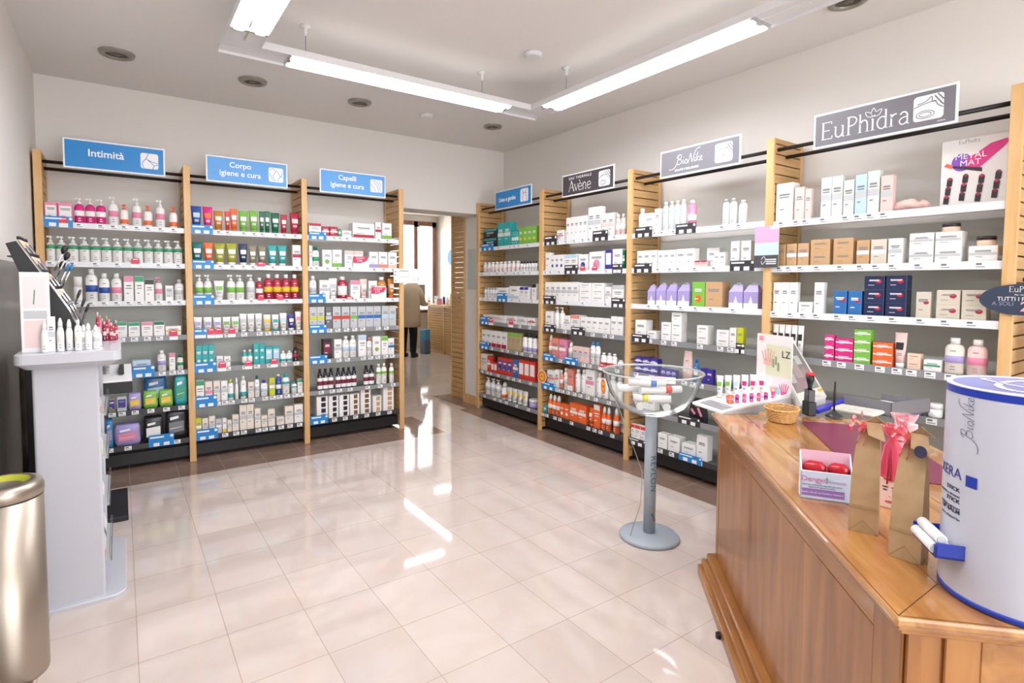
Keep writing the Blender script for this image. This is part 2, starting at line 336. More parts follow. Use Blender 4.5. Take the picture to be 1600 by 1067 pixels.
# ------------------------------------------------------------------ goods
CN = {'w': ('F1EFEC', 'white'), 'cr': ('EBE0D2', 'cream'), 'pk': ('E58AA8', 'pink'), 'mg': ('D8287E', 'magenta'), 'gn': ('2E9B6B', 'green'), 'dg': ('0F6B4B', 'dark green'),
      'lg': ('7DBB4A', 'light green'), 'ol': ('A8A82A', 'olive'), 'bl': ('2B4FA0', 'blue'), 'lb': ('BDD6E6', 'pale blue'), 'nv': ('1F2C52', 'navy'), 'tl': ('2FA8A8', 'teal'),
      'dt': ('11706A', 'dark teal'), 'or': ('EE6A2C', 'orange'), 'rd': ('D93A2C', 'red'), 'cm': ('B3203F', 'crimson'), 'yl': ('E8C22E', 'yellow'), 'oc': ('C98030', 'ochre'),
      'tp': ('8D8264', 'taupe'), 'vi': ('3E3296', 'violet'), 'li': ('A99BD0', 'lilac'), 'gy': ('C4C6C8', 'grey'), 'bk': ('26242A', 'black'), 'mr': ('7A2440', 'maroon'),
      'gd': ('C9A276', 'gold'), 'ch': ('D6CDBB', 'champagne'), 'mt': ('DCEADB', 'mint'), 'pp': ('EBCBC4', 'pale pink'), 'cl': ('D9E2E6', 'clear'), 'kr': ('BCA67C', 'kraft'),
      'cb': ('2F6FB0', 'cobalt'), 'lm': ('C9D02E', 'lime'), 'pc': ('EFCDB4', 'peach'), 'co': ('E58A78', 'coral'), 'dgy': ('6E7072', 'dark grey'), 'bg': ('3A8FD0', 'sky blue'), 'br': ('7A5B40', 'brown')}
def cm(c, rough=.38): return mat(CN[c][0], rough)
DARKS = {'mg', 'gn', 'dg', 'bl', 'nv', 'tl', 'dt', 'or', 'rd', 'cm', 'oc', 'tp', 'vi', 'bk', 'mr', 'cb', 'dgy', 'lg', 'ol', 'br'}
def prints(b, w, h, y, body, acc, style, rs, z0=0):
    e = .0007; q = lambda x0, x1, a0, a1, m, k=1: b.quad([(x0, y-e*k, a0), (x1, y-e*k, a0), (x1, y-e*k, a1), (x0, y-e*k, a1)], m)
    am = cm(acc); ink = mat('F2F2F2', .5) if body in DARKS else mat('8A8A90', .5)
    if style == 't': q(-w*.5, w*.5, z0+h*.78, z0+h, am)
    elif style == 'm': q(-w*.5, w*.5, z0+h*.42, z0+h*.58, am)
    elif style == 'b': q(-w*.5, w*.5, z0+.001, z0+h*.24, am)
    elif style == 'd':
        n = 12; r = min(w, h)*.26; b.quad([(r*math.cos(2*PI*i/n), y-e, z0+h*.32+r*math.sin(2*PI*i/n)) for i in range(n)], am)
    elif style == 'q': q(-w*.1, w*.32, z0+h*.12, z0+h*.88, am)
    elif style == 'c': q(-w*.42, w*.42, z0+h*.25, z0+h*.85, am)
    elif style == 's':
        n = 14; r = min(w, h)*.2; b.quad([(w*.22+r*math.cos(2*PI*i/n), y-e, z0+h*.6+r*.8*math.sin(2*PI*i/n)) for i in range(n)], cm('cm'))
    if style != 'q':
        for k, fz in enumerate((.68, .62, .3) if style != 't' else (.6, .5, .3)):
            ww = w*rs.uniform(.25, .36); q(-ww, ww if k < 2 else 0, z0+h*fz, z0+h*(fz+(.035 if k else .05)), ink, 2)
CACHE = {}
def proto(kind, w, h, body, acc, style, cap):
    key = (kind, round(w, 3), round(h, 3), body, acc, style, cap)
    if key in CACHE: return CACHE[key]
    rs = random.Random(str(key)); parts = []
    bm = cm(body)
    if kind in ('box', 'flat'):
        d = min(max(w*.75, .035), .11); b = MB(); b.box(-w/2, w/2, 0, d, 0, h, bm, min(.0015, w*.03)); prints(b, w*.96, h*.98, 0, body, acc, style, rs, h*.01); parts.append(('carton', b))
    elif kind == 'pack':
        d = min(.11, max(.05, w*.6)); b = MB(); n = 20; rings = []
        for j in range(7):
            t = j/6; g = 1-abs(2*t-1)**6*.13
            rings.append([((w/2)*g*math.copysign(abs(math.cos(2*PI*i/n))**.32, math.cos(2*PI*i/n))*(1+.03*math.sin(5*i+j)), d/2+d/2*g*math.copysign(abs(math.sin(2*PI*i/n))**.32, math.sin(2*PI*i/n)), h*t) for i in range(n)])
        am = cm(acc, .25); bb = cm(body, .25); b.loft(rings, bb); q = lambda a0, a1, c0, c1, mm, yy: b.quad([(w*a0, yy, h*c0), (w*a1, yy, h*c0+h*.05), (w*a1, yy, h*c1), (w*a0, yy, h*c1-h*.04)], mm); q(-.36, .34, .22, .62, am, -.005); q(-.3, .1, .66, .8, M_TAG, -.0052); q(-.3, .25, .36, .42, M_TAG, -.0056); parts.append(('pack', b))
    elif kind == 'tube':
        d = min(w*.62, .05); b = MB(); n = 16; ch = h*.14
        el = lambda a, c, z: [(a*math.cos(2*PI*i/n), d/2+c*math.sin(2*PI*i/n), z) for i in range(n)]
        b.loft([el(w*.36, d*.48, ch), el(w*.41, d*.44, h*.4), el(w*.46, d*.3, h*.7), el(w*.49, d*.1, h*.93), el(w*.5, .002, h*.95), el(w*.5, .002, h)], bm)
        parts.append(('squeeze_body', b)); k = MB(); k.lathe([(w*.35, 0), (w*.36, ch)], cm(cap), n, 1, d*.48/(w*.36), 0, d/2); parts.append(('cap', k))
        p = MB(); p.quad([(-w*.3, -.001, h*.52), (w*.3, -.001, h*.52), (w*.32, d*.1, h*.72), (-w*.32, d*.1, h*.72)], cm(acc)); 
        for z in (.4, .35): p.quad([(-w*.2, -.0012, h*z), (w*.2, -.0012, h*z), (w*.2, -.001, h*(z+.025)), (-w*.2, -.001, h*(z+.025))], mat('F2F2F2', .5) if body in DARKS else mat('8A8A90', .5))
        parts.append(('printed_label', p))
    elif kind in ('pump', 'bot', 'spray', 'can'):
        d = w*.72 if kind != 'spray' else w; top = {'pump': .76, 'bot': .84, 'spray': .72, 'can': .9}[kind]; r = w/2; am = cm(acc)
        b = MB(); nk = r*.34 if kind != 'spray' else r*.62
        if style == 'n': prof = [(r*.92, 0), (r, h*.03), (r, h*(top-.14)), (r*.8, h*(top-.05)), (nk, h*top)]; ms = bm
        else:
            lo, hi = {'t': (.5, .62), 'm': (.3, .5), 'b': (.1, .3), 'c': (.16, .58), 'd': (.2, .36)}.get(style, (.3, .5))
            lo *= h; hi *= h
            prof = [(r*.92, 0), (r, h*.03), (r, lo), (r*1.02, lo+.0005), (r*1.02, hi), (r, hi+.0005), (r, h*(top-.14)), (r*.8, h*(top-.05)), (nk, h*top)]
            ms = [bm, bm, am, am, am, bm, bm, bm]
        if style == 'x':
            prof = [(r*.92, 0), (r, h*.03), (r*1.01, h*.05), (r*1.01, h*.22), (r*1.01, h*.42), (r*1.01, h*.58), (r, h*.6), (r*.8, h*(top-.05)), (nk, h*top)]; ms = [bm, bm, M_TAG, cm('mr'), M_TAG, bm, bm, bm]
        b.lathe(prof, ms, 16, 1, d/w, 0, d/2)
        ink = mat('9A9AA0', .5) if body not in DARKS else mat('EEEEEE', .5)
        for z, ww in ((.64 if style != 't' else .44, .3), (.2, .24), (.12, .28)):
            if h*z < h*(top-.15): b.quad([(-w*ww, d/2-d/2*.80*1.03-.0006-.0001, h*z), (w*ww, d/2-d/2*.80*1.03-.0006, h*z), (w*ww, d/2-d/2*.80*1.03-.0006, h*(z+.03)), (-w*ww, d/2-d/2*.80*1.03-.0006, h*(z+.03))], ink) if False else b.ribbon([(-w*ww/2, h*z), (0, h*z), (w*ww/2, h*z)], h*.03, ink, -.0012)
        parts.append(('bottle_body', b)); k = MB(); km = cm(cap)
        if kind == 'pump':
            k.lathe([(nk*1.25, h*top), (nk*1.25, h*(top+.07)), (nk*.4, h*(top+.08)), (nk*.4, h*(top+.15)), (nk*1.1, h*(top+.16)), (nk*1.0, h*.985)], km, 10, 1, 1, 0, d/2)
            k.box(-w*.42, 0, d/2-nk*.4, d/2+nk*.4, h*(top+.165), h*.985, km); parts.append(('pump_head', k))
        elif kind == 'spray':
            k.lathe([(r*.66, h*top), (r*.62, h*.86), (r*.32, h*.98), (r*.2, h)], km, 12, 1, 1, 0, d/2); parts.append(('spray_cap', k))
        else:
            k.lathe([(nk*1.5, h*top), (nk*1.5, h*.99), (nk*1.35, h)], km, 12, 1, 1, 0, d/2); parts.append(('cap', k))
    elif kind == 'jar':
        b = MB(); r = w/2; b.lathe([(r*.92, 0), (r, h*.08), (r, h*.6)], bm, 18, 1, 1, 0, r); parts.append(('jar_body', b))
        k = MB(); k.lathe([(r*1.02, h*.6), (r*1.02, h*.97), (r*.95, h)], cm(cap), 18, 1, 1, 0, r); parts.append(('lid', k))
    elif kind == 'gift':
        d = w*.7; b = MB(); b.box(-w/2, w/2, 0, d, 0, h*.66, bm); b.quad([(-w/2, -.001, 0), (w/2, -.001, 0), (w/2, -.001, h*.22), (-w/2, -.001, h*.22)], cm('w')); b.quad([(-w*.2, -.0012, h*.1), (w*.2, -.0012, h*.1), (0, -.0012, h*.5)], cm('w'))
        parts.append(('gift_box', b)); k = MB(); k.loft([[(-w/2, 0, h*.66), (w/2, 0, h*.66), (w/2, d, h*.66), (-w/2, d, h*.66)], [(-w*.3, d*.45, h*.95), (w*.3, d*.45, h*.95), (w*.3, d*.55, h*.95), (-w*.3, d*.55, h*.95)]], bm, smooth=False)
        k.tube([(-w*.15, d/2, h*.9), (-w*.1, d/2, h), (w*.1, d/2, h), (w*.15, d/2, h*.9)], .003, cm('w'), 6); parts.append(('folded_lid', k))
    elif kind == 'bag':
        d = .03; b = MB(); n = 12
        el = lambda a, c, z: [(a*math.cos(2*PI*i/n)*(1+.05*math.sin(3*i)), d/2+c*math.sin(2*PI*i/n), z) for i in range(n)]
        b.loft([el(w*.5, d*.4, 0), el(w*.52, d*.55, h*.35), el(w*.44, d*.35, h*.75), el(w*.4, .003, h*.9), el(w*.36, .002, h)], bm); parts.append(('pouch', b))
        p = MB(); p.ribbon([(-w*.3, h*.5), (-w*.1, h*.3)], w*.12, cm(acc), -.004); p.ribbon([(w*.05, h*.6), (w*.25, h*.25)], w*.12, cm(acc), -.004); p.ribbon([(-w*.1, h*.66), (w*.2, h*.7)], w*.08, cm('lg'), -.004); parts.append(('printed_panel', p))
    out = (kind, [(n, p.mesh(n)) for n, p in parts])
    CACHE[key] = out; return out
KN = {'box': ('carton', 'carton', 'box'), 'flat': ('flat_carton', 'flat carton', 'box'), 'pack': ('soft_pack', 'soft pack', 'pack'), 'tube': ('squeeze_tube', 'tube', 'tube'), 'pump': ('pump_bottle', 'pump bottle', 'bottle'),
      'bot': ('bottle', 'bottle', 'bottle'), 'spray': ('spray_bottle', 'spray bottle', 'bottle'), 'can': ('can', 'can', 'can'), 'jar': ('jar', 'jar', 'jar'), 'gift': ('gift_box', 'gift box', 'box'), 'bag': ('pouch', 'pouch', 'pouch')}
BANDW = {'t': 'top', 'm': 'band', 'b': 'base', 'd': 'dot', 'q': 'swatch', 'c': 'panel', 's': 'dot'}
def instance(kind, w, h, body, acc, style, cap, loc, rz, label, group):
    k, parts = proto(kind, w, h, body, acc, style, cap); nm, _, cat = KN[kind]
    if len(parts) == 1:
        o = bpy.data.objects.new(nm, parts[0][1]); COL.objects.link(o); o.location = loc; o.rotation_euler.z = rz; return tag(o, label, cat, group)
    r = empty(nm, loc, rz, label, cat, group)
    for n, me in parts:
        c = bpy.data.objects.new(n, me); COL.objects.link(c); c.parent = r
    return r
def rail_sign(bay, i, code, px0, px1, py):
    r, zs = SHELF[bay, i]
    s0, z = along(bay, px0, py, .008); s1, _ = along(bay, px1, py, .008); x0 = s0-PW/2; x1 = s1-PW/2; zt = max(.01, min(z-zs, .06))
    x0 = max(x0, 0); x1 = min(x1, width(bay)-PW)
    if code in ('blue', 'black'):
        b = MB(); m = M_BLUE if code == 'blue' else mat('37343A', .45)
        b.box(x0, x1, -.006, -.0035, -.034, zt, m); h = zt+.034; c = x1-h*.16; rr = h*.13
        b.quad([(c+rr*math.cos(2*PI*j/14), -.0066, zt-h*.2+rr*math.sin(2*PI*j/14)) for j in range(14)], M_TAG)
        b.quad([(x0+.01, -.0066, zt-h*.28), (x0+(x1-x0)*.6, -.0066, zt-h*.28), (x0+(x1-x0)*.6, -.0066, zt-h*.14), (x0+.01, -.0066, zt-h*.14)], M_TAG)
        for f in (.3, .7):
            b.k = 0
            xx = x0+(x1-x0)*f; b.quad([(xx-.02, -.0068, -.030), (xx+.02, -.0068, -.030), (xx+.02, -.0068, -.004), (xx-.02, -.0068, -.004)], M_TAG)
        b.build('category_tag', r)['label'] = f'{"sky blue" if code == "blue" else "dark grey"} category tag clipped on the rail'
    elif code == 'promo':
        b = MB(); c = (x0+x1)/2; w = (x1-x0)/2; n = 12
        b.box(c-w, c+w, -.0072, -.005, -.034, -.006, M_TAG)
        b.quad([(c-w, -.0062, -.006), (c+w, -.0062, -.006)] + [(c+w*math.cos(PI*j/n), -.0062, zt-w*.8+w*.8*math.sin(PI*j/n)) for j in range(n+1)], mat('DC4860', .5))
        b.ribbon([(c-w*.55, zt-w*.45), (c+w*.55, zt-w*.45)], w*.22, M_TAG, -.0068)
        b.build('promo_tag', r)['label'] = 'red rounded promotion tag'
    elif code == 'sconto':
        b = MB(); c = (x0+x1)/2; w = (x1-x0)/2; h = zt+.036
        b.box(x0, x1, -.008, -.006, -.036, zt+.045, M_TAG); m = mat('D8325E', .5); z0 = zt+.045
        b.quad([(x0, -.0086, z0), (x0, -.0086, z0-.06), (x0+w*.9, -.0086, z0-.062), (x1-w*.3, -.0086, z0-.04), (x1, -.0086, z0)], m)
        o = b.build('offer_card', r); text('SCONTO', .022, M_TAG, o, loc=(c-w*.12, -.0092, z0-.016), xs=.9, ext=.0003); text('2,90', .03, M_TAG, o, loc=(c-w*.2, -.0092, z0-.04), ext=.0003)
CR = {'1': (30, 200, .2624), '2': (30, 460, .2624), '3': (280, 220, .2436), '4': (280, 460, .2436), '5': (460, 250, .2155), '6': (460, 460, .225), '8': (735, 240, .225), '9': (735, 460, .2436), '10': (980, 200, .2437), '11': (980, 440, .2998), '12': (1180, 100, .2811), '13': (1180, 340, .2811)}
GOODS = """
@A1 1 1
box 2 135 318 437 pk w:c
pump 3 322 515 412 mg w:m w
pump 1 525 590 405 w pk:m w
pump 1 597 650 452 w or:b or
pump 1 667 728 415 w pk:m w
pump 1 737 793 460 w or:b or
pump 1 808 868 426 w pk:m w
pump 1 890 943 470 w or:b or
#blue 135 318 520
#promo 235 290 530
@A1 2 1
pump 13 142 972 638 w gn:t w
#promo 665 717 772
@A1 3 1
jar 1 315 375 885 w pk:n w
bot 1 387 466 838 w bl:m w
bot 1 470 538 865 w bl:m w
bot 1 543 611 865 w pk:m w
box 1 620 680 882 w pk:t
box 1 685 742 882 w gn:t
box 1 745 802 902 w bk:t
pump 1 805 853 886 w pk:m pk
box 1 868 917 938 w gy:c
bot 1 922 980 902 w gy:m gy
@A1 4 2
box 1 570 642 165 w gn:t
box 1 648 718 168 w gn:t
box 1 725 795 165 w pk:t
box 1 798 865 162 w dg:t
flat 1 868 965 190 w yl:m
#promo 893 943 210
@A1 5 2
flat 1 672 785 395 lb pk:m
bot 1 818 875 335 w li:m w
box 1 890 928 350 w pk:t
bot 1 938 978 360 w gn:m dg
#blue 672 808 430
@A1 6 2
box 1 530 572 618 tp vi:c
box 1 580 640 612 gy vi:c
pack 1 647 727 590 li yl
pack 1 735 825 578 lg yl
pack 1 830 915 572 lg yl
pack 1 920 1000 482 tl gn
pack 1 742 885 492 cb lb
@A1 7 2
pack 1 512 556 740 bg li
pack 1 562 725 782 li pk
pack 1 735 860 735 bk w
pack 1 868 1000 692 bk dgy
#blue 770 922 842
@A2 1 3
tube 1 72 145 415 bl lb:c bl
tube 1 147 215 420 mg or:c mg
tube 1 217 283 447 oc cr:c oc
tube 1 290 325 452 rd w:c rd
tube 1 308 375 434 or w:c or
tube 1 378 442 447 lg w:c lg
tube 1 445 508 447 lg w:c lg
tube 1 510 545 452 dg w:c dg
tube 1 523 583 450 dg w:c dg
tube 1 585 645 460 dg w:c dg
tube 1 647 692 472 cm w:c cm
tube 1 707 772 460 cm pp:c cm
#blue 75 215 535
@A2 2 3
tube 1 75 152 648 dt w:c dt
tube 1 155 220 652 or w:c or
tube 1 222 297 655 ol w:c w
tube 1 299 373 656 ol w:c w
tube 1 378 440 660 nv w:c w
tube 1 442 498 674 tp w:c w
tube 1 502 560 674 tp w:c w
tube 2 565 693 668 tl w:c w
box 1 723 782 668 w cm:m
#blue 80 222 762
#promo 497 548 775
@A2 3 3
pump 2 100 210 857 w lg:m w
tube 1 220 290 897 w lg:c w
pump 2 302 418 858 w lg:m w
pump 1 430 487 857 w gy:m w
bot 1 490 538 878 cm w:m w
bot 4 542 768 855 cm yl:m w
#blue 85 225 987
#promo 503 545 985
#promo 630 668 985
@A2 4 4
tube 1 90 148 147 w li:c w
tube 1 152 212 147 w li:c w
tube 1 215 273 148 w li:c w
tube 2 275 387 145 w lg:c w
tube 3 385 533 125 w gy:c w
tube 1 537 590 130 cr yl:c yl
tube 1 592 640 130 w tl:c tl
tube 1 643 692 120 w lb:c w
tube 1 694 740 125 vi w:c w
tube 1 742 785 110 w pk:c w
#blue 90 178 222
#promo 180 228 218
#promo 230 278 215
#promo 313 360 213
@A2 5 4
box 3 103 225 328 tl w:d
box 1 237 280 396 w gy:m
box 1 285 327 396 w gy:m
bot 2 400 470 358 tl w:c w
box 2 473 548 318 tl w:d
box 2 550 643 335 tl lb:c
bot 2 646 725 365 w tl:b w
bot 1 727 760 335 bk cm:m bk
#blue 95 238 440
#promo 250 300 432
#promo 420 467 425
#promo 585 632 412
@A2 6 4
box 1 105 158 553 w gn:t
box 1 163 212 560 cr pk:m
box 1 217 262 555 cr gy:m
box 1 265 308 555 w gy:m
bot 1 310 348 547 w tl:b lm
spray 1 355 378 535 w gy:n w
bot 1 390 430 525 w tl:b w
box 1 440 478 562 cr gy:m
bot 1 480 515 522 w gy:m dt
bot 1 520 568 552 w lb:m bl
box 1 575 612 535 lm w:m
can 1 617 655 515 bl w:m w
bot 1 658 710 512 w tl:t tl
bot 1 718 755 562 w tl:t tl
box 1 757 795 543 w gn:t
#blue 103 243 655
@A2 7 4
box 1 105 142 795 lm w:m
box 1 145 185 797 cr gy:m
box 1 188 230 783 cr gy:m
box 1 232 272 800 gy w:m
box 1 275 303 795 w yl:b
box 1 307 336 808 cr gy:m
box 1 338 381 773 cr gy:m
box 2 384 476 710 cr gy:m
box 1 481 521 732 cr gy:m
box 1 525 564 778 cr gy:m
box 1 566 612 737 cr gy:m
flat 1 622 673 787 cr gy:m
box 1 675 731 720 cr gy:m
box 1 735 797 708 w gy:m
#blue 108 248 870
@A3 1 5
flat 1 100 193 455 w cm:t
flat 1 196 250 480 cm w:m
flat 1 253 312 482 cm w:m
box 1 314 337 498 gn w:m
flat 1 340 412 510 w gy:m
flat 1 416 580 455 w cm:b
box 1 583 625 452 w cm:m
box 1 632 702 457 w lg:b
#blue 103 230 518
@A3 2 5
box 1 103 125 620 w gy:m
bot 1 127 182 628 w gn:m dg
box 1 198 270 650 w lg:d
box 1 272 342 650 w lg:b
box 2 360 497 656 w pp:t
box 1 538 605 665 w li:b
box 1 607 672 666 w co:b
box 1 675 740 668 w pc:b
#sconto 425 540 720
@A3 3 5
bot 1 105 163 840 w gy:m w
box 1 178 253 870 w gy:m
tube 1 243 313 857 w gy:c w
bot 1 315 387 845 cm w:c w
box 1 403 475 872 w pk:t
tube 1 475 530 862 pp w:c pp
box 1 534 597 875 w gy:m
bot 1 600 672 848 oc cr:c w
tube 1 677 728 860 oc cr:c or
#blue 103 225 970
#sconto 557 665 940
#promo 370 430 987
@A3 4 6
box 2 100 207 88 gy lm:m
box 1 212 258 86 dgy gy:m
box 1 262 320 85 gy rd:m
box 1 325 380 85 gy rd:m
box 1 383 435 83 gy lg:m
box 3 437 598 83 gy cb:m
box 2 602 704 80 gy lb:m
#blue 103 222 213
@A3 5 6
box 1 195 255 312 bk mr:c
box 1 273 327 312 w gy:m
bot 2 333 432 290 w lb:m w
box 1 440 497 283 w lb:t
bot 1 502 537 300 w gy:m co
box 1 540 597 292 w lg:d
box 1 600 647 292 w lg:t
box 1 648 690 305 w cb:m
#blue 103 228 427
@A3 6 6
bot 3 158 272 520 bk mr:x bk
bot 4 285 432 512 bk mr:x bk
bot 2 480 555 495 bk mr:x bk
bot 2 567 642 483 w lg:t w
bot 1 658 692 480 w lg:t w
@A3 7 6
box:4 1 150 230 712 w bk:q
box:4 1 234 303 706 w bk:q
box:4 1 308 378 700 w bk:q
box:4 1 382 448 692 w br:q
box:5 1 456 528 655 w br:q
box:3 1 540 603 706 w gd:q
box:5 1 612 688 642 w gd:q
#blue 112 232 848
@B1 1 8
flat:2 1 97 190 532 bk tl:t
box 2 195 285 487 tl mt:m
can 3 288 335 528 tl mt:m tl
box 4 342 466 515 lg yl:d
#blue 78 160 630
@B1 2 8
bot 9 88 340 757 w pp:m w
bot 6 345 466 752 w gy:m bk
@B1 3 8
bot 5 97 188 930 w gy:m gy
flat 1 192 268 930 w lb:b
box 1 275 344 920 w lb:b
box 2 348 410 926 w vi:t
box 1 433 464 905 w bk:t
#blue 185 255 968
@B1 4 9
flat 1 85 232 127 w pp:m
box 1 235 300 136 w pk:m
box 1 304 364 145 w gy:m
box 1 372 424 150 w rd:m
#blue 63 120 140
#promo 118 148 150
#promo 248 275 160
@B1 5 9
box 5 77 238 224 w cm:b
box 3 242 328 240 kr lg:t
bot 3 332 425 250 w li:b bk
#blue 62 120 298
@B1 6 9
box 1 70 112 376 cr gy:m
box 1 114 136 392 rd w:m
box 2 138 176 432 rd w:c
box 3 180 275 400 rd bl:c
box 1 278 312 414 cb w:m
box 3 315 422 416 rd w:c
@B1 7 9
pump 3 92 188 528 w gy:m w
spray 1 195 224 560 w or:b w
tube 4 232 365 592 w yl:c w
jar 1 368 412 668 li w:m w
@B2 1 8
box 1 607 655 535 w pk:m
box 5 672 820 448 w gy:n
box 2 825 915 378 w gy:m
box 2 918 1005 420 w pp:m
bot 2 1008 1078 425 pp w:m w
#black 515 600 575
#black 850 955 540
@B2 2 8
box 1 527 560 690 w gy:n
box 3 563 655 706 w bl:d
box 2 659 748 702 w lb:t
box 1 757 822 702 w bl:d
box 1 830 940 684 w pk:d
box 1 945 990 670 vi w:c
box 1 993 1063 665 w gy:n
box 1 1065 1080 672 dg w:m
#black 655 745 775
#black 985 1055 768
#promo 762 800 778
#promo 845 882 778
@B2 3 8
box 6 525 758 892 w gy:m
flat:3 2 762 938 898 w gy:n
box 1 942 985 925 w gy:m
flat 1 990 1075 914 w gy:t
#black 510 592 985
#black 980 1075 1003
@B2 4 9
box 1 487 533 106 w gy:n
pump 2 538 602 78 w gy:n w
box 1 605 645 135 w gy:m
box 1 648 708 130 w co:t
box 5 713 903 142 w gy:n
box 2 908 988 140 w gy:n
#black 472 548 190
#black 648 735 205
@B2 5 9
spray 1 503 525 258 co w:m w
box 1 527 570 278 co w:m
box 1 574 620 286 pk w:m
spray 1 627 655 303 cr gy:m w
box 3 662 765 330 pp gy:m
bot 2 770 832 300 w gy:m bg
bot 1 835 870 372 w rd:b w
bot 2 873 938 375 w rd:b w
bot 1 942 980 420 w gy:m w
#blue 468 545 375
#blue 603 688 395
#promo 828 860 440
@B2 6 9
box 1 497 545 482 w co:m
box 1 548 572 480 w co:m
bot 1 575 595 484 co w:m w
bot 1 598 625 470 cr gy:m w
box 1 628 665 476 co w:b
bot 1 672 705 478 w gy:n w
bot 1 710 742 480 w gy:n w
box 1 745 803 478 w pk:m
bot 2 806 885 500 w gy:n pp
bot 2 888 978 520 w gy:n w
#blue 455 545 555
@B2 7 9
box 1 470 494 706 tl w:m
spray 3 497 575 636 or w:m w
box 2 578 640 695 or w:d
box 2 643 750 690 or w:m
box 1 715 757 756 or w:d
tube 1 762 792 722 or w:c or
box 1 797 838 702 or w:t
spray 2 842 898 717 or w:m w
spray 1 914 950 725 or w:m w
box 1 903 965 806 w gy:m
@B3 1 10
bot 1 72 115 520 w gy:n w
box 1 118 178 550 w gy:n
box 1 182 220 520 w gy:n
can 4 230 380 478 cl w:n w
can 1 387 440 468 pk w:m w
can 2 612 705 458 cl w:n gy
can 1 715 770 465 w gy:n w
#black 52 160 640
#black 312 440 618
@B3 2 10
box 3 70 198 790 w gy:n
box 3 202 318 787 w gy:n
box 2 321 440 778 w gy:n
flat 2 432 520 852 pp cm:t
box 1 476 560 768 w gy:n
box 2 562 636 800 w pp:n
box 1 672 726 728 w gy:n
box 1 738 803 726 w gy:n
#black 45 158 870
#black 660 815 852
@B3 3 11
gift 1 112 153 15 li w
gift 2 156 265 8 li w
gift 1 268 332 8 li w
box 1 343 412 2 lg or:d
box 1 413 503 2 gd lg:n
gift 2 535 692 8 li w
@B3 4 11
box 1 47 105 198 w gy:n
box 1 108 157 255 w gy:n
box:2 1 183 234 210 w gy:n
box:3 1 237 291 160 w gy:n
box:2 1 368 428 226 w gy:n
box:2 1 470 537 250 w gy:n
box 1 539 575 240 w gy:n
box 1 578 612 240 lm bk:b
#black 25 115 270
#black 567 612 320
@B3 5 11
box:2 3 45 165 388 vi w:m
box 3 180 262 450 vi li:m
bag 1 290 345 358 pp w
bot 1 348 375 400 cb w:m cb
box 2 385 452 450 vi w:s
@B3 6 11
box 2 60 150 600 w gy:n
bag 1 320 425 595 bk pk
#black 265 380 690
@B3 7 11
box 3 15 105 735 w rd:t
box 1 165 214 785 w gy:n
box 1 218 280 800 w gy:n
flat 1 288 364 836 w gy:n
box 1 367 425 795 w gy:n
#black 5 95 805
#blue 270 388 885
@B4 1 12
box 1 118 220 672 w gy:n
box 1 226 282 690 pp gy:n
box 1 284 320 697 pp gy:n
box 2 374 495 637 mt gy:m
box 1 498 558 650 mt gy:m
box 1 563 630 620 lb gy:m
box 1 632 700 600 mt gy:m
box 1 705 775 625 pp gy:m
@B4 2 13
box 1 137 176 150 gd w:n
box 1 180 238 148 gd w:m
box 1 242 305 145 gd w:m
box:2 1 313 423 125 gd w:n
box:2 1 440 553 118 gd w:n
box 1 570 643 128 gd w:m
box 1 648 738 124 ch w:m
box 1 745 828 118 w gy:m
box:2 1 862 1002 90 w gy:m
box:2 1 1005 1158 82 w gy:m
box 1 1188 1358 160 w gy:m
@B4 3 13
box 3 105 243 360 w gy:n
box 1 246 324 468 w gy:n
box 1 335 390 360 w gy:n
box 1 442 516 405 cb w:s
box 1 522 600 408 cb w:s
box:3 1 612 728 325 nv w:s
box:3 1 732 852 322 nv w:s
box 1 900 983 412 ch w:s
box:2 1 1012 1148 402 ch w:s
box:2 1 1153 1298 402 ch w:s
@B4 4 13
tube 5 100 275 590 w bk:c w
box:3 1 392 446 650 mg w:m
box:3 1 450 552 668 mg w:m
box:4 1 556 650 618 lg w:m
box:3 1 658 772 690 or w:m
tube 1 775 848 636 pp bk:c w
box:2 1 850 925 752 pc w:n
box 1 940 1040 786 w gn:m
bot 1 1050 1168 665 cr li:m w
bot 1 1174 1298 675 pp pk:m w
@B4 5 13
box 1 820 920 1003 li w:n
jar 1 958 1040 1028 w li:m w
"""
shelf_items = {}
cur = None; order = []
for ln in GOODS.strip().split('\n'):
    p = ln.split()
    if p[0][0] == '@': cur = (p[0][1:], int(p[1])); crop = CR[p[2]]; shelf_items[cur] = []; continue
    bay, i = cur; C = lambda x, y: (crop[0]+x*crop[2], crop[1]+y*crop[2])
    if p[0][0] == '#':
        x0, y0 = C(float(p[1]), float(p[3])); x1, _ = C(float(p[2]), 0); rail_sign(bay, i, p[0][1:], x0, x1, y0); continue
    kind, _, st = p[0].partition(':'); st = int(st or 1); n = int(p[1])
    x0, y0 = C(float(p[2]), float(p[4])); x1, _ = C(float(p[3]), 0)
    body = p[5]; acc, _, style = p[6].partition(':'); style = style or 'c'; cap = p[7] if len(p) > 7 else acc
    dep = .045; z = SHELF[bay, i][1]
    s0, zt = along(bay, x0, y0, dep); s1, _ = along(bay, x1, y0, dep)
    lim = .265 if i > 1 else .40
    h = max(.025, min(zt-z, lim)); w = (s1-s0)/n
    for k in range(n):
        shelf_items[cur].append(dict(kind=kind, s=s0+w*(k+.5), w=w*(.96 if kind in ('box', 'flat', 'pack') else .94), h=h, st=st, body=body, acc=acc, style=style, cap=cap, tagme=(k % 2 == 0)))
SHORT = {'A1': 'Intimità bay', 'A2': 'Corpo bay', 'A3': 'Capelli bay', 'B1': 'Linea bay', 'B2': 'black-sign bay', 'B3': 'smaller grey-sign bay', 'B4': 'largest grey-sign bay'}
NG = 0
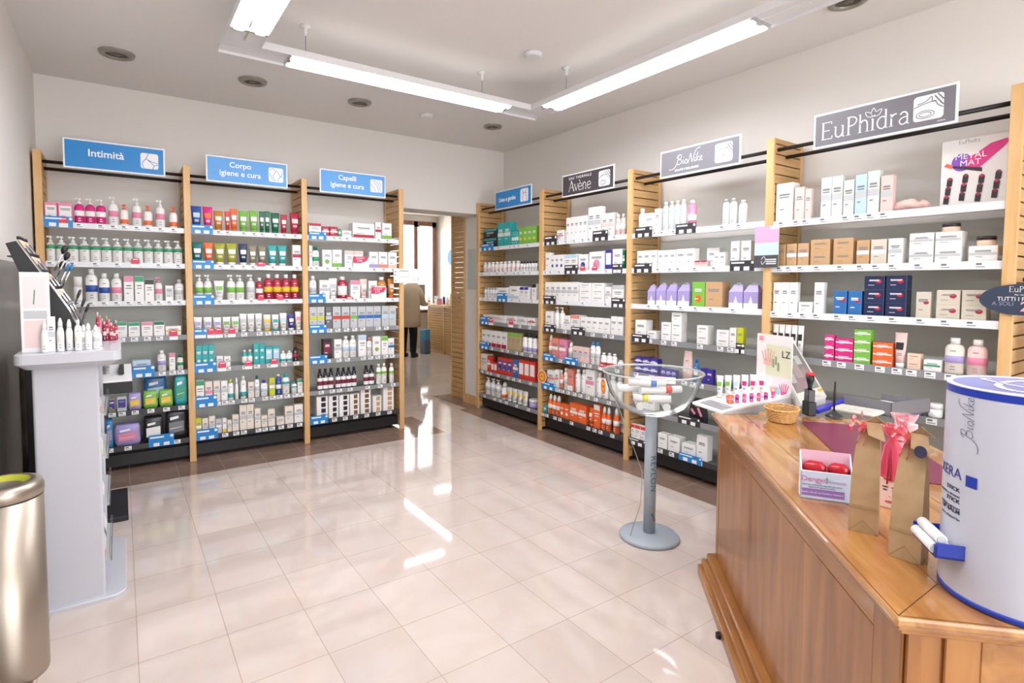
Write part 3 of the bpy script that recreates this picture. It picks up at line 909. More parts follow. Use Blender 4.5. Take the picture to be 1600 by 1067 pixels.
for (bay, i), its in shelf_items.items():
    W_ = width(bay); lo, hi = PW/2+.004, W_-PW/2-.004; r, z = SHELF[bay, i]
    its.sort(key=lambda t: t['s']); placed = []
    for t in its:
        t['row'] = 0; a, c = max(t['s']-t['w']/2, lo), min(t['s']+t['w']/2, hi)
        if c-a < .012: c = a+.012
        for q in placed:
            if q['row'] != t['row']: continue
            ov = min(c, q['c'])-max(a, q['a'])
            if ov > 0:
                if ov < .5*(c-a): a = q['c']+.001
                else: t['row'] += 1
        t['a'], t['c'] = a, c; placed.append(t)
        t['s'] = (a+c)/2; t['w'] = max(.012, c-a)
    def desc(t):
        bw = CN[t['body']][1]; kn = KN[t['kind']][1]; aw = CN[t['acc']][1]
        if t['kind'] in ('box', 'flat', 'bot', 'pump', 'spray', 'can') and t['style'] != 'n' and aw != bw: return f"{bw} {kn} with {aw} {BANDW.get(t['style'], 'label')}"
        if t['kind'] == 'tube' and aw != bw: return f'{bw} {kn} with {aw} print'
        if t['kind'] in ('bot', 'jar') and t['cap'] != t['body']: return f"{bw} {kn} with {CN[t['cap']][1]} cap"
        return f'{bw} {kn}'
    cnt = {}
    for t in its: t['d'] = desc(t); cnt[t['d']] = cnt.get(t['d'], 0)+1
    seen = {}; tags = []
    for t in its:
        d = t['d']; seen[d] = seen.get(d, 0)+1; sh = ORD[i]
        body = f'{d}' if cnt[d] == 1 else f'{NTH[seen[d]]} {d} from left'
        dep = .033+.075*t['row']
        hh = t['h']/t['st']
        for k in range(t['st']):
            lb = f'{body}, {sh} shelf, {SHORT[bay]}'
            if t['st'] > 1:
                pos = ['lowest', 'second-lowest', 'middle', 'upper', 'topmost'][k] if t['st'] == 5 else (['lowest', 'lower-middle', 'upper-middle', 'topmost'][k] if t['st'] == 4 else (['lowest', 'middle', 'topmost'][k] if t['st'] == 3 else ['lower', 'upper'][k]))
                lb = f'{pos} {CN[t["body"]][1]} {KN[t["kind"]][1]} of {NTH[seen[d]]} {CN[t["acc"]][1]}-marked stack, {sh} shelf, {SHORT[bay]}'
            x, y, zz = frame(bay, t['s'], dep, z+hh*k)
            instance(t['kind'], t['w'], hh*(.995 if t['st'] > 1 else 1), t['body'], t['acc'], t['style'], t['cap'], (x, y, zz), rzof(bay), lb, f'{CN[t["body"]][1]} {KN[t["kind"]][1]}s on the {sh} shelf, {SHORT[bay]}'); NG += 1
        if t['tagme'] and t['row'] == 0: tags.append(t['s'])
    last = -1
    for s in tags:
        s -= PW/2; s = min(max(s, .026), W_-PW-.026)
        if s-last < .05: continue
        last = s; o = bpy.data.objects.new('price_tag', PT); COL.objects.link(o); o.parent = r; o.location = (s, 0, 0)
# dark jars on top of the white cartons in the last bay
for px0, px1, pyt, pyb, l in ((1030, 1130, 35, 80, 'cream jar with black lid on the left tall white cartons'), (1222, 1332, 105, 158, 'cream jar with black lid on the single white carton')):
    x0, y0 = 1180+px0*.2811, 340+pyt*.2811; x1 = 1180+px1*.2811; s0, zt = along('B4', x0, y0, .045); s1, _ = along('B4', x1, y0, .045)
    base = along('B4', x0, 340+pyb*.2811, .045)[1]
    t = [q for q in shelf_items['B4', 2] if q['a'] <= (s0+s1)/2 <= q['c']]; zb = SHELF['B4', 2][1]+(t[0]['h']*.9975 if t else .1)
    instance('jar', s1-s0, max(.03, zt-zb), 'pc', 'bk', 'n', 'bk', frame('B4', (s0+s1)/2, .04, zb), -PI/2, l, 'jars on cartons')
print('GOODS', NG, 'objects', len(bpy.data.objects))
# ------------------------------------------------------------------ header signs
def smooth_ribbon(b, pts, w, m, y, k=6, closed=False): b.ribbon(catmull(pts, k, closed), w, m, y)
SER = {  # serif capitals and small letters as strokes: (points, width) in a unit-high box, plus advance
 'E': ([([(.1, 0), (.1, 1)], .09), ([(.02, .975), (.55, .975)], .04), ([(.02, .02), (.58, .02)], .04), ([(.1, .5), (.45, .5)], .04), ([(.55, .98), (.56, .84)], .04), ([(.58, .02), (.6, .18)], .04)], .68),
 'u': ([([(.1, .62), (.1, .2), (.2, .03), (.36, .06), (.48, .25)], .07), ([(.48, .64), (.48, 0)], .08), ([(.0, .63), (.12, .63)], .03), ([(.38, .63), (.5, .63)], .03), ([(.48, .01), (.6, .01)], .03)], .66),
 'P': ([([(.12, 0), (.12, 1)], .09), ([(.03, .98), (.3, .98), (.48, .88), (.52, .74), (.44, .58), (.28, .5), (.12, .5)], .06), ([(.02, .01), (.24, .01)], .03)], .6),
 'h': ([([(.1, 0), (.1, 1)], .08), ([(.1, .45), (.24, .64), (.4, .6), (.46, .4), (.46, 0)], .07), ([(.0, .01), (.2, .01)], .03), ([(.36, .01), (.56, .01)], .03), ([(.02, .99), (.1, .99)], .03)], .62),
 'i': ([([(.1, 0), (.1, .64)], .085), ([(.0, .01), (.2, .01)], .03), ([(.02, .63), (.1, .63)], .03)], .26),
 'd': ([([(.46, 0), (.46, 1)], .08), ([(.46, .5), (.34, .64), (.14, .56), (.06, .32), (.14, .08), (.32, .0), (.46, .14)], .06), ([(.46, .01), (.56, .01)], .03), ([(.38, .99), (.46, .99)], .03)], .62),
 'r': ([([(.1, 0), (.1, .64)], .08), ([(.1, .42), (.2, .6), (.34, .62)], .07), ([(.0, .01), (.2, .01)], .03), ([(.02, .63), (.1, .63)], .03)], .4),
 'a': ([([(.1, .52), (.22, .64), (.38, .58), (.42, .42), (.42, 0)], .07), ([(.42, .38), (.2, .34), (.07, .2), (.14, .03), (.3, .02), (.42, .16)], .055), ([(.42, .01), (.52, .01)], .03)], .56),
 'A': ([([(.02, 0), (.34, 1)], .05), ([(.34, 1), (.68, 0)], .1), ([(.14, .36), (.55, .36)], .04), ([(-.05, .01), (.12, .01)], .03), ([(.56, .01), (.78, .01)], .03)], .74),
 'v': ([([(.03, .62), (.26, 0)], .08), ([(.26, 0), (.48, .62)], .045), ([(-.04, .63), (.14, .63)], .03), ([(.4, .63), (.55, .63)], .03)], .52),
 'n': ([([(.1, 0), (.1, .64)], .08), ([(.1, .45), (.24, .64), (.4, .6), (.46, .4), (.46, 0)], .07), ([(.0, .01), (.2, .01)], .03), ([(.36, .01), (.56, .01)], .03)], .62),
 'e': ([([(.06, .34), (.46, .34), (.42, .54), (.26, .64), (.1, .52), (.05, .3), (.12, .08), (.28, .0), (.46, .1)], .06)], .54),
 '`': ([([(.12, .95), (.28, .76)], .07)], 0)}
def serif(b, s, x, z, h, m, y, kx=1.0):
    for ch in s:
        st, adv = SER[ch]
        for pts, w in st: b.ribbon([(x+p[0]*h*kx, z+p[1]*h) for p in (catmull(pts, 5) if len(pts) > 2 else [Vector(p) for p in pts])], w*h, m, y)
        x += adv*h*kx
    return x
def serif_w(s, h, kx=1.0): return sum(SER[c][1] for c in s)*h*kx
SCRIPT = [([(1.25, 2.9), (1.0, 1.9), (.6, .8), (.1, .1), (-.6, -.35), (-1.5, -.45), (-1.9, -.3)], .10),
          ([(.55, 2.3), (1.0, 2.95), (1.7, 3.1), (2.1, 2.7), (1.8, 2.1), (1.2, 1.85), (1.9, 1.75), (2.1, 1.2), (1.7, .7), (1.1, .55), (.8, .8)], .10),
          ([(2.7, 1.7), (2.5, 1.0), (2.6, .6), (2.85, .75)], .10), ([(2.85, 2.15), (2.9, 2.3)], .12),
          ([(3.6, 1.65), (3.15, 1.3), (3.2, .7), (3.65, .6), (3.95, 1.1), (3.75, 1.6), (3.5, 1.6)], .10),
          ([(4.05, .4), (4.5, 1.6), (4.95, 2.9), (5.1, 1.8), (5.35, .6), (5.8, 1.9), (6.3, 3.2), (7.0, 3.85), (7.8, 3.95)], .10),
          ([(6.3, 1.7), (6.1, 1.0), (6.2, .6), (6.5, .75)], .10), ([(6.45, 2.15), (6.5, 2.3)], .12),
          ([(7.1, 2.9), (6.85, 1.8), (6.65, .6)], .10), ([(7.5, 1.75), (6.85, 1.2), (7.2, .8), (7.6, .6)], .10),
          ([(7.8, 1.1), (8.25, 1.25), (8.3, 1.65), (7.95, 1.65), (7.75, 1.1), (7.95, .62), (8.5, .8)], .10)]
def script(b, x, z, k, m, y, wt=1):
    for pts, w in SCRIPT: b.ribbon([(x+p.x*k, z+p.y*k) for p in catmull(pts, 6)], w*k*wt, m, y)
def picto(r, kind, cx, cz, s, face):
    b = MB(); y = -.0095; c = s*.13
    pts = []
    for qx, qz, a0 in ((s/2-c, -s/2+c, -PI/2), (s/2-c, s/2-c, 0), (-s/2+c, s/2-c, PI/2), (-s/2+c, -s/2+c, PI)):
        pts += [(cx+qx+c*math.cos(a0+PI/2*t/4), y, cz+qz+c*math.sin(a0+PI/2*t/4)) for t in range(5)]
    b.quad(pts, M_TAG); y -= .0006; L = lambda P, w=.035: b.ribbon([(cx+p.x*s, cz+p.y*s) for p in catmull(P, 6)], w*s, face, y)
    if kind == 'hip': L([(-.05, .5), (-.2, .15), (-.38, -.1), (-.4, -.3), (-.3, -.5)]); L([(-.2, .15), (.1, -.02), (.48, -.1)]); L([(.48, -.18), (.25, -.3), (.18, -.5)]); L([(-.12, .1), (.1, -.12), (.3, -.28)])
    elif kind == 'torso': L([(-.42, .3), (-.2, .42), (-.05, .2), (-.2, -.1), (-.05, -.45)]); L([(-.42, .1), (-.3, -.2), (-.15, -.45)]); L([(.0, .35), (.2, .1), (.3, -.1), (.45, .25)]); L([(.1, -.45), (.2, -.2), (.42, -.05)])
    elif kind == 'hair': L([(-.35, .45), (-.1, .2), (.1, -.1), (.2, -.5)]); L([(-.15, .48), (.1, .2), (.28, -.1), (.35, -.45)]); L([(-.45, .1), (-.2, -.15), (-.05, -.45)]); L([(.1, .48), (.3, .25), (.42, 0)])
    elif kind == 'legs': L([(-.3, .45), (-.1, .1), (-.25, -.2), (-.1, -.48)]); L([(.3, .45), (.1, .1), (.3, -.15), (.25, -.48)]); L([(-.3, .1), (0, .2), (.3, .1)])
    else:
        L([(-.48, .05), (-.2, .15), (.2, .2), (.3, .05), (.48, -.1)]); L([(-.38, .18), (-.1, .25), (.1, .4), (.12, .22), (.25, .22)]); L([(.2, .42), (.42, .1), (.5, 0)], .05); L([(.3, .48), (.5, .2)], .05)
        for rx, rz in ((.3, .15), (.2, .09)): b.ribbon([(cx+s*(-.1+rx*math.cos(2*PI*i/20)), cz+s*(-.26+rz*math.sin(2*PI*i/20))) for i in range(20)], .03*s, face, y, closed=True)
    b.build('pictogram', r)
def board(bay, s0, s1, m, label, dz=(2.262, 2.472)):
    r = empty('hanging_sign', frame(bay, (s0+s1)/2, -.022, dz[0]), rzof(bay), label, 'sign', 'shelf header signs'); w = s1-s0; h = dz[1]-dz[0]
    b = MB(); b.box(-w/2, w/2, -.008, 0, 0, h, M_TAG, .002); b.build('sign_board', r)
    b = MB(); b.box(-w/2+.011, w/2-.011, -.009, -.008, .011, h-.011, m); b.build('coloured_face', r)
    b = MB()
    for x in (-w*.3, w*.3): b.tube([(x, .0, h*.5), (x, .035, h*.30), (x, .055, h*.24)], .004, M_BLACK, 6)
    b.build('bracket', r); return r, w, h
def xA(px): return at(px, 260, y=YF-.02).x
r, w, h = board('A1', .147, .770, M_BLUE, 'saturated blue header sign reading Intimità, above the leftmost bay')
text('Intimità', .072, M_TAG, r, loc=(-.06, -.0095, h*.56), bold=.0012); picto(r, 'hip', .21, h*.5, .115, M_BLUE)
r, w, h = board('A2', .135, .765, M_LBLUE, 'light blue header sign reading Corpo igiene e cura')
text('Corpo', .062, M_TAG, r, loc=(-.06, -.0095, h*.70), bold=.001); text('igiene e cura', .062, M_TAG, r, loc=(-.06, -.0095, h*.38), bold=.001); picto(r, 'torso', .22, h*.5, .12, M_LBLUE)
r, w, h = board('A3', .128, .756, M_LBLUE, 'light blue header sign reading Capelli igiene e cura')
text('Capelli', .062, M_TAG, r, loc=(-.06, -.0095, h*.70), bold=.001); text('igiene e cura', .062, M_TAG, r, loc=(-.06, -.0095, h*.38), bold=.001); picto(r, 'hair', .22, h*.5, .12, M_LBLUE)
D = (2.243, 2.438)
r, w, h = board('B1', .40, 1.03, M_BLUE, 'blue header sign reading Linea e gambe, right of the doorway', D)
text('Linea e gambe', .06, M_TAG, r, loc=(-.095, -.0095, h*.5), bold=.001, xs=.86); picto(r, 'legs', .20, h*.52, .13, M_BLUE)
G1 = mat('4A4247', .4); G2 = mat('77747B', .4)
r, w, h = board('B2', .34, .98, G1, 'dark brown-grey header sign with white letters EAU THERMALE', D)
text('EAU THERMALE', .034, M_TAG, r, loc=(-.085, -.0095, h*.79), spacing=1.25); b = MB(); W0 = serif_w('Avene', .095)
x = serif(b, 'Av', -.085-W0/2, h*.2, .095, M_TAG, -.0096); serif(b, '`', x, h*.2, .095, M_TAG, -.0096); serif(b, 'ene', x, h*.2, .095, M_TAG, -.0096); b.build('lettering', r); picto(r, 'cream', .21, h*.5, .13, G1)
r, w, h = board('B3', .32, .965, G2, 'smaller grey header sign with white handwritten lettering and cream-jar pictogram', D)
b = MB(); script(b, -.19, h*.32, .027, M_TAG, -.0096, 1.3); b.build('lettering', r); text('SALUTE E BELLESSERE', .021, M_TAG, r, loc=(-.09, -.0095, h*.20)); picto(r, 'cream', .20, h*.5, .13, G2)
r, w, h = board('B4', .272, .94, G2, 'largest grey header sign with white serif lettering and small leaf emblem', D)
b = MB(); x = serif(b, 'EuPhidra', -.075-serif_w('EuPhidra', .098)/2, h*.22, .098, M_TAG, -.0096)
lx = -.075-serif_w('EuPhidra', .098)/2+serif_w('EuPh', .098)+.012
for dx, a in ((0, 0), (-.02, .8), (.02, -.8)):
    q = [(0, 0), (-.011, .02), (0, .045), (.011, .02), (0, 0)]; b.ribbon([(lx+dx*.3+p.x*math.cos(a)-p.y*math.sin(a), h*.22+.072+p.x*math.sin(a)+p.y*math.cos(a)) for p in catmull(q, 5)], .003, M_TAG, -.0096)
b.build('lettering', r); picto(r, 'cream', .215, h*.52, .125, G2); text('italiana', .012, M_TAG, r, name='small_print', loc=(.27, -.0095, h*.13))

# ------------------------------------------------------------------ ceiling lamps
ZL = 2.79
lamp = empty('suspended_lamp', (1.65, 1.8, ZL), 0, 'white suspended fluorescent light frame hanging over the shop floor', 'lamp')
lx, ly = 1.65, 1.8
M_TUBE = mat('F7F9FF', .5, emit=TUBE_E, name='lit_tube')
M_UPL = mat('FFFDFA', .5, emit=UP_E, name='added_uplight_glow')
M_HOUS = mat('DEDCDD', .35)
X0, X1, Y1, Y0 = .60, 2.73, 3.44, -.9
b = MB()
def ch(x0, x1, y0, y1): b.box(x0-lx, x1-lx, y0-ly, y1-ly, .0, .026, M_HOUS)
hw = .098
for x in (X0, X1): ch(x-hw, x-.008, Y0, Y1-hw); ch(x+.008, x+hw, Y0, Y1-hw)
ch(X0-hw, X1+hw, Y1-hw, Y1-.008); ch(X0-hw, X1+hw, Y1+.008, Y1+hw); ch(X0-hw, X1+hw, Y0-hw, Y0+hw)
for x in (X0, X1):
    for s in (-1, 1): xx = x+s*(hw-.002); b.box(xx-lx-.002, xx-lx+.002, Y0-ly, Y1-ly-(hw if True else 0), -.016, 0, M_HOUS)
for s, a, c in ((-1, X0+hw, X1-hw), (1, X0-hw, X1+hw)): yy = Y1+s*(hw-.002); b.box(a-lx, c-lx, yy-ly-.002, yy-ly+.002, -.016, 0, M_HOUS)
b.build('housing', lamp)
def lit(x0, x1, y0, y1, along_x):
    for s in (-.052, .052):
        b = MB(); n = 8
        if along_x:
            P = [(x0, y0+s), (x1, y0+s)]
            b.loft([[(px-lx, py-ly-.042*math.cos(PI*i/n), -.001-.022*math.sin(PI*i/n)) for i in range(n+1)] for px, py in P], M_TUBE, smooth=True)
        else:
            P = [(x0+s, y0), (x0+s, y1)]
            b.loft([[(px-lx+.042*math.cos(PI*i/n), py-ly, -.001-.022*math.sin(PI*i/n)) for i in range(n+1)] for px, py in P], M_TUBE, smooth=True)
        b.build('fluorescent_tube', lamp)['label'] = 'glowing white fluorescent tube'
    for e in (0, 1):
        b = MB()
        x, y = (x1, y0) if (e and along_x) else ((x0, y1) if e else (x0, y0)); 
        if along_x: b.box(x-lx-.012, x-lx+.012, y-ly-.09, y-ly+.09, -.018, 0, M_CHROME)
        else: b.box(x-lx-.09, x-lx+.09, y-ly-.012, y-ly+.012, -.018, 0, M_CHROME)
        b.build('end_clip', lamp)
lit(.87, 2.46, Y1, 0, True)
lit(X1, 0, 1.60, 3.22, False)
lit(X0, 0, 1.55, 3.16, False); lit(X0, 0, -.4, 1.3, False)
b = MB()
for x, y in ((.97, 3.44), (2.25, 3.44), (2.70, 3.02), (2.70, 1.45), (.6, 2.2), (.6, .6), (2.73, .4)):
    b.tube([(x-lx, y-ly, .02), (x-lx, y-ly, ZC-ZL-.02)], .0018, M_INK, 5); b.lathe([(.006, ZC-ZL-.06), (.012, ZC-ZL-.04), (.012, ZC-ZL-.02), (.032, ZC-ZL-.012), (.034, ZC-ZL)], M_HOUS, 12, 1, 1, x-lx, y-ly)
b.build('hanging_wire', lamp)
M_RING = mat('9A9488', .4, .4)
for x0, x1, y0, y1 in ((X0-.05, X0+.05, -.5, 3.1), (X1-.05, X1+.05, 1.3, 3.1), (.9, 2.4, Y1-.05, Y1+.05)):  # unseen glowing strips added on the housing to brighten the ceiling
    b = MB(); b.box(x0-lx, x1-lx, y0-ly, y1-ly, .027, .031, M_UPL); b.build('added_uplight', lamp)['label'] = 'unseen glowing strip added on top of the frame to brighten the ceiling'
for i, (x, y, rr) in enumerate(((.02, 4.565, .108), (.887, 4.581, .104), (1.744, 4.583, .1), (3.091, 4.529, .092), (3.335, 1.453, .1))):
    r = empty('recessed_spotlight', (x, y, ZC), 0, ['unlit grey recessed ceiling spotlight nearest the left wall', 'unlit grey recessed ceiling spotlight, second from the left wall', 'unlit grey recessed ceiling spotlight, third from the left wall', 'unlit grey recessed ceiling spotlight above the doorway corner', 'unlit grey ceiling spotlight at the top right edge'][i], 'lamp', 'recessed spotlights')
    b = MB(); b.lathe([(rr*.62, -.006), (rr*.66, -.022), (rr*.95, -.016), (rr, -.001)], M_RING, 28, cap=False); b.build('trim_ring', r)
    b = MB(); b.lathe([(rr*.62, -.008), (rr*.3, -.004), (rr*.28, -.014), (.001, -.014)], mat('6F6A62', .4, .5), 24, cap=False); b.build('lamp_insert', r)
for x, y, l in ((2.384, 4.571, 'small white round smoke detector near the doorway wall'), (2.35, 2.964, 'white round smoke detector at the middle of the ceiling')):
    b = MB(); b.lathe([(.045, -.03), (.06, -.018), (.062, 0)], M_HOUS, 24); tag(b.build('smoke_detector', None, (x, y, ZC)), l, 'detector', 'smoke detectors')
# back-room tubes
for i, (x0, x1, y0, y1) in enumerate(((4.53, 4.57, 7.9, 9.7), (3.5, 4.2, 7.49, 7.53), (5.35, 5.8, 9.85, 9.93))):
    r = empty('ceiling_tube_lamp', ((x0+x1)/2, (y0+y1)/2, 2.87), 0, ['lit ceiling tube in the back room running away from the doorway', 'lit ceiling tube in the back room running across the doorway', 'lit ceiling tube in the back room nearest the window wall'][i], 'lamp', 'back-room tube lamps')
    a, c = (x1-x0)/2, (y1-y0)/2
    b = MB(); b.box(-a-.03, a+.03, -c-.03, c+.03, .01, .08, M_HOUS); b.build('housing', r)
    b = MB(); b.box(-a, a, -c, c, -.015, .009, M_TUBE, .006); b.build('fluorescent_tube', r)

# ------------------------------------------------------------------ left wall: grey dado panel, bin, white tower, black tester unit
b = MB(); b.box(XL, XL+.012, -1.0, 4.9, 0, 1.56, mat('7B7772', .3)); struct(b.build('trim_2'))
bx, by, br = -.376, 2.60, .118
zt = rise((-.29, 2.56), 775)
r = empty('pedal_bin', (bx, by, 0), 0, 'brushed steel cylindrical waste bin at the left edge of the photo', 'bin')
b = MB(); b.lathe([(br*.99, 0), (br, .01), (br, zt)], M_STEEL, 40); b.build('bin_body', r)
b = MB(); b.lathe([(br*1.0, zt+.003), (br*1.02, zt+.006), (br*1.02, zt+.035), (br*.97, zt+.052), (br*.72, zt+.060), (br*.66, zt+.045), (.002, zt+.03)], M_STEEL, 40); b.build('lid', r)
b = MB(); b.lathe([(br*1.003, zt-.001), (br*1.003, zt+.004)], M_BLACK, 40, cap=False); b.build('lid_seam', r)
b = MB(); b.lathe([(br*.5, zt+.041), (br*.68, zt+.058)], mat('B5B832', .5), 30, cap=False); b.build('bag_edge', r)['label'] = 'yellow-green edge of the bin bag'
M_TOWER = mat('C4C4CB', .25, name='white_lacquer')
tw = empty('display_tower', (-.2, 3.25, 0), 0, 'tall white floor display tower with tray top beside the waste bin', 'display stand')
ox, oy = -.2, 3.25
def TB(n, boxes, m, bv=0):
    b = MB()
    for q in boxes: b.box(q[0]-ox, q[1]-ox, q[2]-oy, q[3]-oy, q[4], q[5], m, bv)
    return b.build(n, tw)
b = MB(); 
def rrect(x0, x1, y0, y1, z, c, n=5):
    out = []
    for qx, qy, a0 in ((x1-c, y0+c, -PI/2), (x1-c, y1-c, 0), (x0+c, y1-c, PI/2), (x0+c, y0+c, PI)):
        out += [(qx+c*math.cos(a0+PI/2*t/n)-ox, qy+c*math.sin(a0+PI/2*t/n)-oy, z) for t in range(n+1)]
    return out
b.loft([rrect(-.36, -.01, 2.97, 3.66, 0, .06), rrect(-.36, -.01, 2.97, 3.66, .016, .06), rrect(-.355, -.015, 2.975, 3.655, .02, .055)], M_TOWER, smooth=False); b.build('base_plate', tw)
b = MB(); b.loft([rrect(-.325, -.09, 3.0, 3.03, .02, .012), rrect(-.325, -.09, 3.0, 3.03, 1.08, .012)], M_TOWER, smooth=False); b.build('side_panel', tw)
b = MB(); b.loft([rrect(-.325, -.09, 3.49, 3.52, .02, .012), rrect(-.325, -.09, 3.49, 3.52, 1.08, .012)], M_TOWER, smooth=False); b.build('side_panel', tw)
TB('back_panel', [(-.325, -.30, 3.03, 3.49, .02, 1.08)], M_TOWER); TB('top_cap', [(-.30, -.095, 3.035, 3.488, 1.045, 1.079)], M_TOWER)
for k, z in enumerate((.16, .42, .64, .84)):
    b = MB(); b.loft([[(-.30-ox, 3.03-oy, z+.06), (-.30-ox, 3.49-oy, z+.06), (-.07-ox, 3.49-oy, z), (-.07-ox, 3.03-oy, z)], [(-.30-ox, 3.03-oy, z+.066), (-.30-ox, 3.49-oy, z+.066), (-.07-ox, 3.49-oy, z+.006), (-.07-ox, 3.03-oy, z+.006)]], M_TOWER, smooth=False)
    b.box(-.075-ox, -.065-ox, 3.03-oy, 3.49-oy, z, z+.05, M_ACRYL); b.build('leaflet_shelf', tw)
tray = MB()
def tr(z, g): return rrect(-.375-g, -.005+g, 2.93-g, 3.66+g, z, .03)
tray.loft([tr(1.08, -.03), tr(1.105, 0), tr(1.145, 0), tr(1.147, -.004)], M_TOWER, smooth=False); tray.build('tray_top', tw)
LC = [('orange and white leaflets', 'EE9A6A', .84), ('pale yellow leaflets', 'E8E6A0', .64), ('beige leaflets', 'D8B8A0', .42), ('coral magazine', 'E07A58', .16), ('grey brochures', '8A8A8A', .16)]
for k, (l, c, z) in enumerate(LC):
    yy = 3.06+.0*(k % 2) if k != 4 else 3.28
    b = MB(); b.loft([[(-.085, 0, 0), (-.078, 0, 0), (-.078, .2, 0), (-.085, .2, 0)], [(-.125, 0, .19), (-.118, 0, .19), (-.118, .2, .19), (-.125, .2, .19)]], mat(c, .5), smooth=False)
    b.quad([(-.0781, .02, .02), (-.0781, .18, .02), (-.112, .18, .16), (-.112, .02, .16)], M_TAG)
    tag(b.build('leaflet_pack', None, (-.012, yy, z+.012)), f'{l} in the side shelves of the white display tower', 'leaflet', 'leaflets in the tower')
# slanted tester display standing on the tray
ds = empty('tester_display', (-.25, 3.3, 1.147), 0, 'slanted black and silver make-up tester display on the white tower tray', 'display')
dx, dy, dz = -.25, 3.3, 1.147
yS = 3.13
def prof(y0): return [at(8, 380, y=y0), at(26, 376, y=y0), at(108, 484, y=y0), at(118, 500, y=y0)]
pr = prof(yS)
zb = 1.147
for k, y0 in enumerate((yS, yS+.18, yS+.36)):
    b = MB(); P = [(max(-.482, p.x)-dx, p.z-dz) for p in pr]; P = [P[0], P[1], P[2], P[3], (P[3][0], .002), (P[0][0]+.16, .002)]
    b.loft([[(x, y0-dy, z) for x, z in P], [(x, y0-dy+.012, z) for x, z in P]], M_BLACK, smooth=False); b.build('side_cheek', ds)
    b = MB(); b.tube([(P[1][0], y0-dy+.006, P[1][1]), (P[2][0], y0-dy+.006, P[2][1]), (P[3][0], y0-dy+.006, P[3][1]-.01)], .007, M_CHROME, 8); b.build('silver_edge', ds)
for k in range(4):
    t = (k+.35)/4.2; x = P[1][0]+(P[2][0]-P[1][0])*t; z = P[1][1]+(P[2][1]-P[1][1])*t-.045
    b = MB(); b.box(x-.05, x+.03, yS-dy+.012, yS-dy+.36, z, z+.006, M_ACRYL); b.box(x+.026, x+.03, yS-dy+.012, yS-dy+.36, z, z+.02, M_ACRYL); b.build('tier', ds)
    for j in range(6):
        yy = yS+.03+j*.048+(.02 if j > 2 else 0)
        if j == 5: continue
        instance('bot', .03, .085, 'pc', 'pc', 'n', 'bk', (x+dx, yy, z+dz+.0065), PI/2, f'beige foundation bottle with black cap, tester tier {k+1} from top, place {j+1}', 'foundation bottles on the tester display')
# brushes in a clear cup behind the display
r = empty('brush_cup', (-.2, 3.60, 1.147), 0, 'clear cup of make-up brushes at the far side of the tray', 'cup')
b = MB(); b.lathe([(.03, 0), (.034, .1)], M_ACRYL, 16, cap=False); b.build('cup', r)
for k, (px, py) in enumerate(((103, 384), (107, 394), (100, 408), (108, 412), (114, 412), (90, 440), (126, 452), (133, 465), (139, 474))):
    p = at(px, py, y=3.56+.02*(k % 3)); base = Vector((p.x+.05, p.y, 1.16+.10)) if k < 5 else Vector((p.x+.0, p.y, 1.155))
    if k >= 5: base = Vector((p.x-.05, p.y, max(1.16, p.z-.15)))
    else: base = Vector((p.x-.05, p.y, p.z-.13))
    rb = empty('makeup_brush', base, 0, f'make-up brush with {["black", "dark brown", "black", "blue-banded", "teal-banded", "slim black", "slim grey", "slim dark", "slim black"][k]} tip standing on the tester display, {NTH[k+1]} from top', 'brush', 'make-up brushes')
    d = p-base; b = MB(); b.tube([(0, 0, 0), d*.7], [.004, .005], M_CHROME if k < 5 else M_DARK, 8); b.build('handle', rb)
    b = MB(); b.tube([d*.7, d*.82, d*.95, d], [.006, .014, .012, .003] if k < 3 else [.005, .007, .006, .002], M_BLACK if k < 3 else mat('3A78A8' if k < 5 else '3A3638', .6), 10); b.build('bristles', rb)
# acrylic card standing at the left
p0 = at(32, 540, y=3.02); p1 = at(74, 540, y=3.02)
b = MB(); zt1 = at(32, 425, y=3.02).z-1.147
b.box(0, .10, 0, .004, 0, zt1, M_TAG); b.quad([(.01, -.0005, zt1*.55), (.09, -.0005, zt1*.55), (.09, -.0005, zt1*.95), (.01, -.0005, zt1*.95)], mat('EFE3E4', .4)); b.quad([(.01, -.0005, .02), (.09, -.0005, .02), (.09, -.0005, zt1*.4), (.01, -.0005, zt1*.4)], mat('F2D9D6', .4)); b.quad([(.01, -.0005, zt1*.42), (.09, -.0005, zt1*.42), (.09, -.0005, zt1*.52), (.01, -.0005, zt1*.52)], mat('C9C9CC', .4))
b.ribbon([(.045, zt1*.6), (.05, zt1*.78)], .004, mat('4D8A6A', .5), -.001)
tag(b.build('display_card', None, (-.355, 3.03, 1.1475), -.12), 'pale pink card standing at the left front corner of the tower tray', 'card')
tst = [(68, 502, 13, 'spray', 'w', 'n', 'w'), (79, 495, 12, 'box', 'w', 'n', 'w'), (93, 497, 11, 'spray', 'w', 'n', 'w'), (107, 499, 11, 'spray', 'w', 'n', 'w'), (121, 500, 10, 'bot', 'w', 'n', 'w'), (130, 508, 9, 'spray', 'w', 'n', 'w'), (137, 505, 9, 'spray', 'w', 'n', 'w'), (149, 508, 10, 'spray', 'w', 'n', 'w')]
for k, (px, py, wp, kind, c, st, cap) in enumerate(tst):
    yy = 2.985+.022*(k % 2)+.006*k; p = at(px, py, y=yy); w = .026
    instance(kind, w, max(.05, p.z-1.1475), c, 'gy' if k % 2 else 'cr', 'm' if k % 3 else 'n', cap, (p.x, yy, 1.1475), 0, f'{NTH[k+1]} white cosmetic bottle from left along the front of the tower tray', 'white testers on the tower tray')
